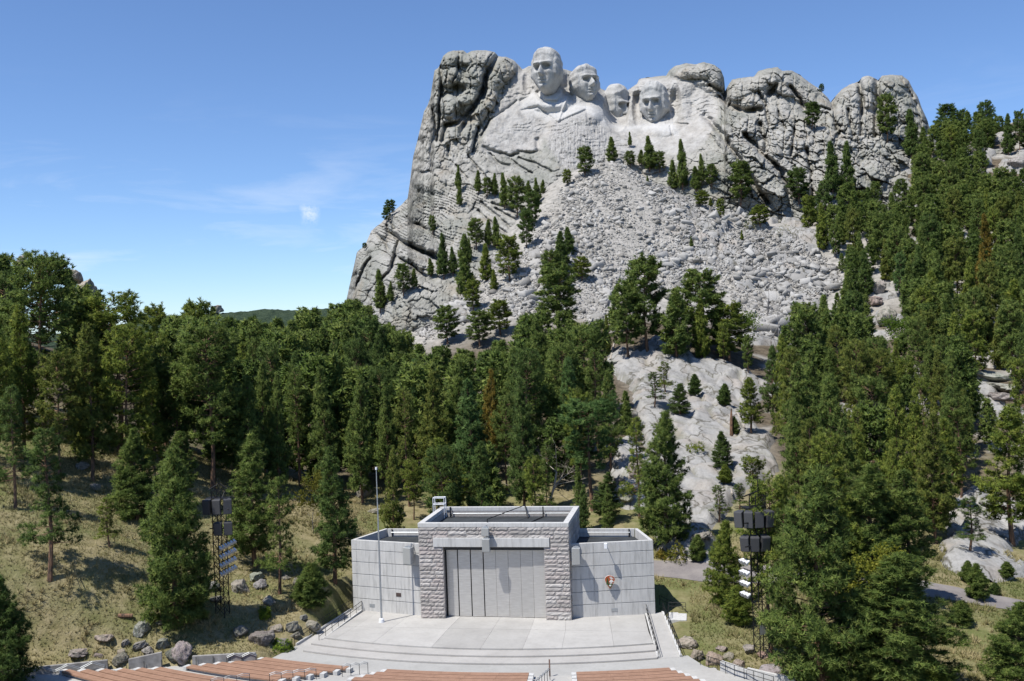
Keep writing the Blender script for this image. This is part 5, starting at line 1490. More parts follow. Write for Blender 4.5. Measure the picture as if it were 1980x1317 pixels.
m = MB().path([(-1.15, -.4, HT - 9.4), (-1.15, -.4, HT - 5.2)], .05); m.path([(-1.15, -.4, HT - 5.6), (-.4, 0, HT - 5.6)], .05); m.path([(-1.15, -.4, HT - 9.2), (-.4, 0, HT - 9.2)], .05); m.build('lamp_mast', MAT_DARK, tw)
for k in range(4):
    floodlamp('%s bank of white floodlights on the side of the black tower' % ['top', 'second', 'third', 'bottom'][k], pT + Vector((-1.35, -.55, HT - 5.75 - k * .98)), -1.25, 'white floodlights on the tower beside the plaza', 3, 0.46)
# tower on the grassy slope
pL = hit(431, 1192)
HL = 12.2
tw = thing('lamp_tower', 'black lattice tower on the grassy slope with slanting rows of white lamps', 'tower', pL, -0.25)
lattice(tw, 0.95, HL)
m = MB().path([(-.9, -.2, HL + .1), (.1, .1, HL + .7)], .06); m.path([(.1, .1, HL + .7), (.8, .3, HL + .1)], .06); m.path([(0, 0, HL), (0, 0, HL + 1.2)], .04); m.build('mast', MAT_DARK, tw)
m = MB().box(-1.2, -.6, HL - 0.75, 1.2, .6, HL - .7); m.build('platform', MAT_DARK, tw)
m = MB().path([(-1.2, -.8, HL - 1.7), (1.5, -.8, HL - 1.7)], .06); m.path([(-.6, -.8, HL - 3.6), (1.4, -.8, HL - 3.6)], .06); m.build('boom', MAT_DARK, tw)
for (dx, dy, rz, lb) in [(-.85, -.8, -.3, 'outermost'), (.1, -.95, 0.0, 'middle'), (1.05, -.8, .35, 'innermost')]:
    loudspeaker('dark loudspeaker, %s of the upper row on the slope tower' % lb, pL + Vector((dx, dy, HL - 1.45)), rz, .82, .7, 1.45, .08, MAT_CHAR, MAT_CHAR2, False, 'dark loudspeakers on the slope tower', False)
for (dx, dy, rz, lb) in [(.15, -.9, 0.0, 'inner'), (1.05, -.8, .3, 'outer')]:
    loudspeaker('dark loudspeaker, %s one of the lower row on the slope tower' % lb, pL + Vector((dx, dy, HL - 3.6)), rz, .82, .7, 1.25, .08, MAT_CHAR, MAT_CHAR2, False, 'dark loudspeakers on the slope tower', False)
for k in range(4):
    o = floodlamp('%s slanting row of white lamps on the slope tower' % ['top', 'second', 'third', 'bottom'][k], pL + Vector((.85, -.6, HL - 5.2 - k * .85)), .5, 'white lamps on the slope tower', 6, 0.29)
    o.rotation_euler = (0, -0.38, .45)
# cut log on the grass
p = hit(243, 1203)
o = thing('log', 'short cut log lying on the grass', 'log', p + Vector((0, 0, .18)), .3)
MB().tube((-.65, .1, 0), (.65, -.1, -.08), .22, .20, 10).build('bark', MAT_BARK, o)
MB().tube((.652, -.1, -.08), (.66, -.1, -.08), .19, .19, 10).build('cut_end', simple('cut_wood', (.5, .38, .26), .8), o)
MAT = None

# ------------------------------------------------------------------ grass on the open slopes
t = NT('dry_grass', 0.9, 0.1)
t.color(t.ramp(t.attr('tint'), [(0.0, (0.10, 0.125, 0.035)), (0.45, (0.22, 0.20, 0.085)), (1.0, (0.42, 0.35, 0.19))]))
MAT_GRASS = t.m
rng = np.random.default_rng(321)
gx_ = np.concatenate([rng.uniform(-62, -18, 42000), rng.uniform(14, 62, 30000)]); gy_ = np.concatenate([rng.uniform(84, 150, 42000), rng.uniform(84, 128, 30000)])
gz_ = G(gx_, gy_)
glx, gly = to_local(gx_, gy_)
okg = ~in_poly(glx, gly, PLAZA) & ~((np.abs(glx) < 19.5) & (gly > -11) & (gly < 11))
for q in _rp: okg &= True
okg &= samp(_slab, gx_, gy_) < .2
_sp = proj(np.stack([gx_, gy_, gz_], -1))
for _q in (SHELF, CORNER, FACE): okg &= ~in_poly(_sp[:, 0], _sp[:, 1], _q)
rdist = seg_dist(gx_, gy_, [(q.x, q.y) for q in _rp]); okg &= rdist > 2.6
dens = fbm(gx_ / 5, gy_ / 5, 201); okg &= dens > -0.35 + 0.5 * (rng.random(len(gx_)) - .5)
gx_, gy_, gz_ = gx_[okg], gy_[okg], gz_[okg]
C = np.stack([gx_, gy_, gz_ - .03], -1)
V, F, tn, _d = blades(C, np.tile([0.1, 0, 1.0], (len(C), 1)), 4, 0.34, 0.06, rng, 0.33)
tk = np.nonzero(fbm(gx_ / 2.5, gy_ / 2.5, 207) > 0.25)[0]; tk = tk[rng.random(len(tk)) < 0.4]
V2, F2, t2, _d = blades(C[tk], np.tile([0.12, 0, 1.0], (len(tk), 1)), 12, 0.72, 0.07, rng, 0.42)
dry = np.clip(0.66 + 0.6 * fbm(gx_ / 9, gy_ / 9, 202) + rng.normal(0, .15, len(gx_)) - 0.28 * smooth(10, 18, gx_), 0, 1)
tag(obj('grass', mesh_np('grass', np.concatenate([V, V2]), np.concatenate([F, F2 + len(V)]), MAT_GRASS, False, dict(tint=np.concatenate([np.repeat(dry, 12), np.clip(np.repeat(dry[tk], 36) + .2, 0, 1)])))), kind='stuff')

# ------------------------------------------------------------------ boulders, scree
t = NT('boulder_stone', 0.93, 0.15)
_v = t.coord()
n = t.noise(_v, 1.4, 7, 0.65); n2 = t.noise(_v, 5.5, 5, 0.7)
c = t.ramp(n, [(0.3, (0.20, 0.185, 0.16)), (0.5, (0.35, 0.325, 0.29)), (0.72, (0.46, 0.43, 0.39))])
c = t.mix(t.ramp(t.noise(_v, 2.6, 5), [(0.50, 0.0), (0.58, 0.8)]), c, (0.15, 0.155, 0.125))
c = t.mix(t.ramp(t.noise(_v, 3.3, 5, 0.7), [(0.58, 0.0), (0.66, 0.7)]), c, (0.50, 0.50, 0.46))
c = t.mix(1.0, t.mix(0.5, c, t.ramp(n2, [(0.3, 0.55), (0.65, 1.0)]), 'MULTIPLY'), t.obj_color(), 'MULTIPLY')
t.color(c).bump(n2, 1.0, 0.2)
MAT_BOULDER = t.m
def boulder_mesh(seed, sub=4):
    rng = np.random.default_rng(seed)
    bm = bmesh.new(); bmesh.ops.create_icosphere(bm, subdivisions=sub, radius=1)
    V = np.array([v.co[:] for v in bm.verts]); F = np.array([[v.index for v in f.verts] for f in bm.faces]); bm.free()
    for _ in range(9):
        n = unit(rng.normal(size=3)); o = rng.uniform(0.42, 0.8)
        dd = V @ n - o
        V = V - np.where(dd > 0, dd, 0)[:, None] * n * 0.97
    k = seed * 3.1
    nz = fbm(V[:, 0] * 1.7 + k, V[:, 1] * 1.7 + V[:, 2] * 1.3, seed) * 0.26 - 0.16 * np.exp(-((worley(V[:, 0] * 2.2 + k, V[:, 1] * 2.2 + 1.7 * V[:, 2], seed)[1] - worley(V[:, 0] * 2.2 + k, V[:, 1] * 2.2 + 1.7 * V[:, 2], seed)[0]) / 0.10) ** 2) + fbm(V[:, 0] * 5 + V[:, 2] * 2, V[:, 1] * 5 + k, seed + 3) * 0.12
    V = V * (1 + nz)[:, None]
    V[:, 2] *= 0.8
    return mesh_np('boulder', V, F, MAT_BOULDER, False)
BOULD = [boulder_mesh(s) for s in range(8)]
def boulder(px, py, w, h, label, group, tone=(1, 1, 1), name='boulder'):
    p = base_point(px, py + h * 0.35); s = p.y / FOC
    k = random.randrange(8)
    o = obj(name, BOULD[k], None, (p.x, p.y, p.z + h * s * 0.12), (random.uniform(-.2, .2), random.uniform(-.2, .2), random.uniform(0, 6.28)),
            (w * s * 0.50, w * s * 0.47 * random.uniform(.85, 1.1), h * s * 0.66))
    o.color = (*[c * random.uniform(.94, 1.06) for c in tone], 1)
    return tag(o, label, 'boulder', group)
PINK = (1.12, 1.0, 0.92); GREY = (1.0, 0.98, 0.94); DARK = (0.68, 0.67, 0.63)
BG = 'boulders above the retaining wall'
for (px, py, w, h, c, lb) in [
 (352,1257,56,50,(1.05,1.03,1.0),'large pale boulder breaking the line of the retaining wall'),(334,1278,34,34,DARK,'dark mossy boulder in the gap beside the large pale boulder'),
 (207,1240,44,26,PINK,'flat-topped pink boulder with a dark underside on the grass'),(240,1244,26,16,GREY,'small boulder touching the flat-topped pink one'),
 (273,1208,40,36,GREY,'rounded grey boulder beside the cut log'),(310,1240,36,30,GREY,'knobbly grey boulder above the large pale boulder'),(290,1188,22,20,GREY,'small grey boulder uphill of the rounded one'),
 (276,1168,18,16,GREY,'smallest boulder at the shadow edge below the big cone-shaped pine'),(311,1198,26,22,DARK,'dark boulder under the big cone-shaped pine'),
 (155,1266,62,18,GREY,'long low boulder lying along the top of the retaining wall'),(192,1266,24,14,GREY,'small boulder at the end of the long low one'),
 (235,1262,26,16,PINK,'small pale boulder behind the wall gap'),(266,1252,40,20,GREY,'wide flat boulder downhill of the knobbly one'),(288,1258,34,20,GREY,'pale boulder against the back of the wall'),(232,1280,36,26,DARK,'dark brushy boulder filling the wall gap'),
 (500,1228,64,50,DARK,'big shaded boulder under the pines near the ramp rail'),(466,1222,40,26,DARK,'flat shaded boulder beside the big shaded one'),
 (562,1207,40,30,GREY,'grey lichened boulder by the ramp rail'),(536,1216,34,26,PINK,'pale boulder between the shaded one and the lichened one'),(544,1238,34,28,(1,1,1),'white-streaked boulder at the foot of the ramp rail'),
 (585,1192,20,15,GREY,'small round boulder above the ramp rail'),(606,1204,36,26,GREY,'boulder half hidden by the ramp rail'),(572,1228,24,18,GREY,'small boulder tight against the ramp rail'),
 (468,1130,44,42,GREY,'steep dark-faced boulder beside the lamp tower'),(492,1114,46,22,(1,1,1),'pale cracked boulder behind the steep one by the lamp tower'),(505,1132,36,22,(1,1,1),'wedge boulder beside the steep one by the lamp tower'),
 (523,1163,38,24,GREY,'rounded boulder alone on the bank below the thin pine'),(398,1130,56,24,GREY,'flat boulders end behind the lamp tower'.replace('boulders end', 'boulder')),(580,1120,44,30,DARK,'dark boulder between thin pine and concrete wing'),
 (552,1115,24,16,GREY,'small boulder behind the dark one by the concrete wing'),(420,1158,30,18,DARK,'low boulder at the foot of the lamp tower'),(375,1112,30,16,GREY,'low pale boulder uphill of the lamp tower'),
 (186,942,26,22,GREY,'pale boulder on the bank under the forest edge'),(160,900,34,20,GREY,'boulder in the rubble bank at the forest edge'),(128,990,22,14,GREY,'boulder in the shade of the dark edge pine'),
 (540,912,26,14,(1.1,1.1,1.1),'white rock among dark trunks in the clearing'),(700,948,44,40,GREY,'tall split rock behind the flagpole'),(730,985,40,16,GREY,'flat rock on the bank behind the wing roof'),
 (772,990,40,22,DARK,'shaded rock ledge behind the wing roof'),(905,826,44,28,(1,1,1),'pale ledge rock in the middle of the forest'),(885,925,40,20,GREY,'slanting rock in the forest above the roof ladder'),
 (865,960,46,18,PINK,'low slanting rock behind the roof ladder'),(1140,780,26,24,GREY,'rounded rock in the forest beside the granite slab'),(1180,700,40,22,(1,1,1),'pale rock at the top corner of the granite slab'),
 (1215,800,44,30,(1,1,1),'pale rock on the near side of the granite slab'),(1230,900,50,60,GREY,'broken rock face behind the concrete wing'),(1195,930,34,36,DARK,'dark rock cleft behind the stage roof corner'),(1215,960,40,26,GREY,'rock below the broken face behind the concrete wing')]:
    boulder(px, py, w, h, lb, BG if py > 1100 else 'rocks in the forest', c)
for (px, py, w, h, c, lb) in [
 (1322,1240,56,24,PINK,'long pink rock behind the ramp rail at the path corner'),(1346,1264,38,34,PINK,'upright pink rock in the rock row by the plaza'),(1380,1276,52,30,(1.2,.92,.82),'reddish hollowed rock in the rock row'),
 (1412,1270,30,20,PINK,'small pink rock beside the reddish hollowed one'),(1396,1256,34,16,PINK,'flat rock behind the reddish hollowed one'),(1450,1256,42,24,(1,1,1),'pale rock at the foot of the black tower'),
 (1432,1284,30,22,PINK,'pink rock in front of the black tower'),(1422,1296,26,16,PINK,'small rock just below the pink one by the black tower'),(1498,1300,70,34,(1,1,1),'wide pale rock on the grass past the black tower'),
 (1540,1306,30,20,GREY,'small grey rock beside the wide pale one'),(1300,1256,22,14,PINK,'little rock at the bottom corner of the ramp'),(1478,1268,36,14,(1.2,.9,.8),'reddish flat stone under the bare brown trunk'),
 (1340,1286,24,18,PINK,'small pink rock by the first rail post'),(1300,1064,40,14,GREY,'flat ledge rock behind the round olive bush'),(1352,1044,60,22,GREY,'low granite hump behind the concrete wing'),
 (1908,968,48,20,GREY,'flat-topped boulder on the granite shelf'),(1832,968,36,18,GREY,'boulder under the great pines on the granite shelf'),(1698,555,40,34,(1,1,1),'rounded pale boulder on the hillside beside the scree tail'),
 (1690,578,38,28,PINK,'pink boulder just under the rounded pale one'),(1718,610,44,46,GREY,'broken boulder heap top on the hillside'.replace('heap top', 'mass')),(1740,640,30,24,GREY,'lowest boulder of the hillside group'),
 (1348,500,40,26,(1.1,1.08,1.05),'large smooth boulder sitting in the open scree'),(1210,590,44,40,(1,1,1),'pale rock knob at the foot of the scree'),(1300,570,40,22,GREY,'flat rock beside the scree clump'),
 (1930,290,34,22,(1,1,1),'pale boulder on the ridge near the picture edge'),(1968,310,40,30,(1,1,1),'broad boulder on the ridge at the picture edge'),(1955,345,50,30,(1,1,1),'pale rock below the ridge at the picture edge'),
 (1890,290,24,18,(1,1,1),'round boulder on the ridge slope'),(1880,470,36,50,GREY,'upright slab of rock on the upper hillside'),(1890,395,50,30,GREY,'split rock on the upper hillside'),(1840,300,30,20,GREY,'rock in the pines under the ridge'),
 (1640,340,30,30,GREY,'rock knob between dark pines in the cleft'),(1590,395,30,20,(1.1,1.1,1.1),'pale rubble rock at the bottom of the cleft')]:
    boulder(px, py, w, h, lb, 'rocks along the plaza' if py > 1200 else 'rocks on the hillside', c)
# layered ledge on the right hillside: stacked slabs
for k, (px, py, w, h, lb) in enumerate([(1915,725,90,16,'top sheet of the layered granite ledge'),(1940,745,90,18,'middle sheet of the layered granite ledge'),(1930,765,60,16,'lowest sheet of the layered granite ledge'),(1850,735,50,16,'short sheet of granite beside the layered ledge')]):
    o = boulder(px, py, w, h * 1.4, lb, 'sheets of the layered ledge', (1, 1, 1), 'rock_slab'); o.rotation_euler = (0, 0.25, 0.2 * k)
# two rock spires on the far-off left hill
for (px, py, w, h, Y, lb) in [(41,512,22,44,250,'square-topped rock spire behind the hill crest pines'),(145,535,30,30,255,'broken rock spire among pines on the hill'),(160,570,46,60,252,'rock shoulder under the broken spire'),(415,600,26,20,1392,'tiny pale rock knob on the far skyline')]:
    c = ray(px, py) * Y; s = Y / FOC
    o = obj('rock_spire', BOULD[(px + 2) % 8], None, Vector(c), (0, 0, px * .7), (w * s * .6, w * s * .6, h * s * 0.8))
    o.color = (1.05, 0.98, 0.9, 1); tag(o, lb, 'rock')

# scree: broken granite, three hundred blocks as objects, the rest one mass
t = NT('scree_stone', 0.92, 0.15)
_v = t.world()
c = t.ramp(t.attr('tint'), [(0.0, (0.19, 0.18, 0.162)), (0.5, (0.325, 0.313, 0.29)), (1.0, (0.44, 0.427, 0.40))])
c = t.mix(0.5, c, t.ramp(t.noise(_v, 2.2, 5, 0.7), [(0.3, 0.65), (0.65, 1.0)]), 'MULTIPLY')
t.color(c).bump(t.noise(_v, 3.0, 4), 0.5, 0.1)
MAT_SCREE = t.m
CUBE = np.array([(x, y, z) for z in (-1, 1) for y in (-1, 1) for x in (-1, 1)], float)
CF = np.array([(0, 2, 3, 1), (4, 5, 7, 6), (0, 1, 5, 4), (2, 6, 7, 3), (0, 4, 6, 2), (1, 3, 7, 5)])
rng = np.random.default_rng(99)
shapes = []
for _ in range(12):
    v = CUBE * np.array([1, rng.uniform(.55, .9), rng.uniform(.22, .5)]) * rng.uniform(0.55, 1.2, (8, 3))
    shapes.append(v)
n = 80000
sx = rng.uniform(-62, 115, n); sy = rng.uniform(250, 385, n)
sz = G(sx, sy)
sp = proj(np.stack([sx, sy, sz], -1))
jx = sp[:, 0] + rng.normal(0, 4, n); jy = sp[:, 1] + rng.normal(0, 3, n)
keep = in_poly(jx, jy, SCREE)
sx, sy, sz, sp = sx[keep], sy[keep], sz[keep], sp[keep]
n = len(sx)
lowd = np.clip((350 - sy) / 90, 0, 1)
size = (0.21 + 0.22 * rng.pareto(2.6, n)).clip(0.2, 1.5) * (0.75 + 0.55 * lowd + 0.2 * smooth(40, 70, sx) * smooth(330, 290, sy))
patch = fbm(sx / 12, sy / 12, 123)
chute = fbm(sx / 6 + sy / 30, sy / 26, 127)
size *= (1 + 0.5 * np.maximum(0, patch)) * (0.72 + 0.75 * smooth(-.35, .5, chute))
fine = (chute < -0.22) & (rng.random(n) < 0.5)
size = np.where(fine, size * 0.45, size)
tin = np.clip(rng.normal(0.55, 0.3, n) + 0.35 * fbm(sx / 15, sy / 15, 128), 0, 1)
order = np.argsort(-size)
def rotm(a, b, c):
    ca, sa, cb, sb, cc, sc_ = np.cos(a), np.sin(a), np.cos(b), np.sin(b), np.cos(c), np.sin(c)
    return np.array([[ca * cb, ca * sb * sc_ - sa * cc, ca * sb * cc + sa * sc_], [sa * cb, sa * sb * sc_ + ca * cc, sa * sb * cc - ca * sc_], [-sb, cb * sc_, cb * cc]])
VV, FF, TT = [], [], []
for r, i in enumerate(order[300:]):
    Rm = rotm(rng.uniform(0, 6.28), rng.normal(0, 0.6), rng.normal(0, 0.6) - 0.4)
    v = (shapes[i % 12] * size[i]) @ Rm.T + np.array([sx[i], sy[i], sz[i] + 0.15 * size[i]])
    VV.append(v); TT.append(np.full(8, tin[i]))
VV = np.array(VV)
FF = (np.arange(len(VV))[:, None, None] * 8 + CF[None]).reshape(-1, 4)
tag(obj('scree_rubble', mesh_np('scree_rubble', VV.reshape(-1, 3), FF, MAT_SCREE, False, dict(tint=np.concatenate(TT)))), kind='stuff')
SM = [mesh_np('scree_block', s, CF, MAT_SCREE, False, dict(tint=np.full(8, 0.35 + 0.05 * k))) for k, s in enumerate(shapes)]
for me in SM:
    bm = bmesh.new(); bm.from_mesh(me); bmesh.ops.bevel(bm, geom=list(bm.edges), offset=0.08, segments=1, affect='EDGES'); bm.to_mesh(me); bm.free()
def scree_zone(px, py):
    if px < 1010: return 'on the lower scree under the tilted slabs'
    if py < 400: return 'near the tip of the great scree'
    if px < 1190: return 'on the scree beside the pine gully'
    if px > 1480 and py > 480: return 'on the scree tail by the hillside pines'
    if py > 540: return 'at the scree foot above the granite slab'
    if px > 1330: return 'on the scree below its pine-lined rim'
    return 'in the middle of the great scree'
for i in order[:300]:
    tilt = rng.normal(0, .3, 2)
    o = obj('scree_block', SM[i % 12], None, (sx[i], sy[i], sz[i] + 0.18 * size[i]), (tilt[0] - .4, tilt[1], rng.uniform(0, 6.28)), (size[i],) * 3)
    pose = 'steeply tipped' if abs(tilt[0] - .4) > .62 else 'tilted sideways' if abs(tilt[1]) > .3 else 'level' if abs(tilt[0] - .4) < .25 else 'gently tipped'
    zn = scree_zone(*sp[i])
    ext = np.ptp(shapes[i % 12], axis=0)
    form = 'flat slab' if ext[2] < 0.30 * ext[0] else 'long block' if ext[1] < 0.66 * ext[0] else 'squarish block'
    tone = ('dull grey', 'pale grey', 'near-white')[min(2, (i % 12) // 4)]
    side = 'standing among the pines' if any((sx[i] - q[0]) ** 2 + (sy[i] - q[1]) ** 2 < 16 for q in TREES) else ''
    tag(o, ' '.join(('%s %s %s %s %s %s' % ('huge' if size[i] > np.sort(size)[-25] else 'big' if size[i] > np.sort(size)[-90] else 'fair-sized' if size[i] > np.sort(size)[-190] else 'smaller', pose, tone, form, side, zn)).split()), 'rock', 'granite blocks ' + zn)
print('SCREE', n, size.min(), size.max(), np.sort(size)[-300])

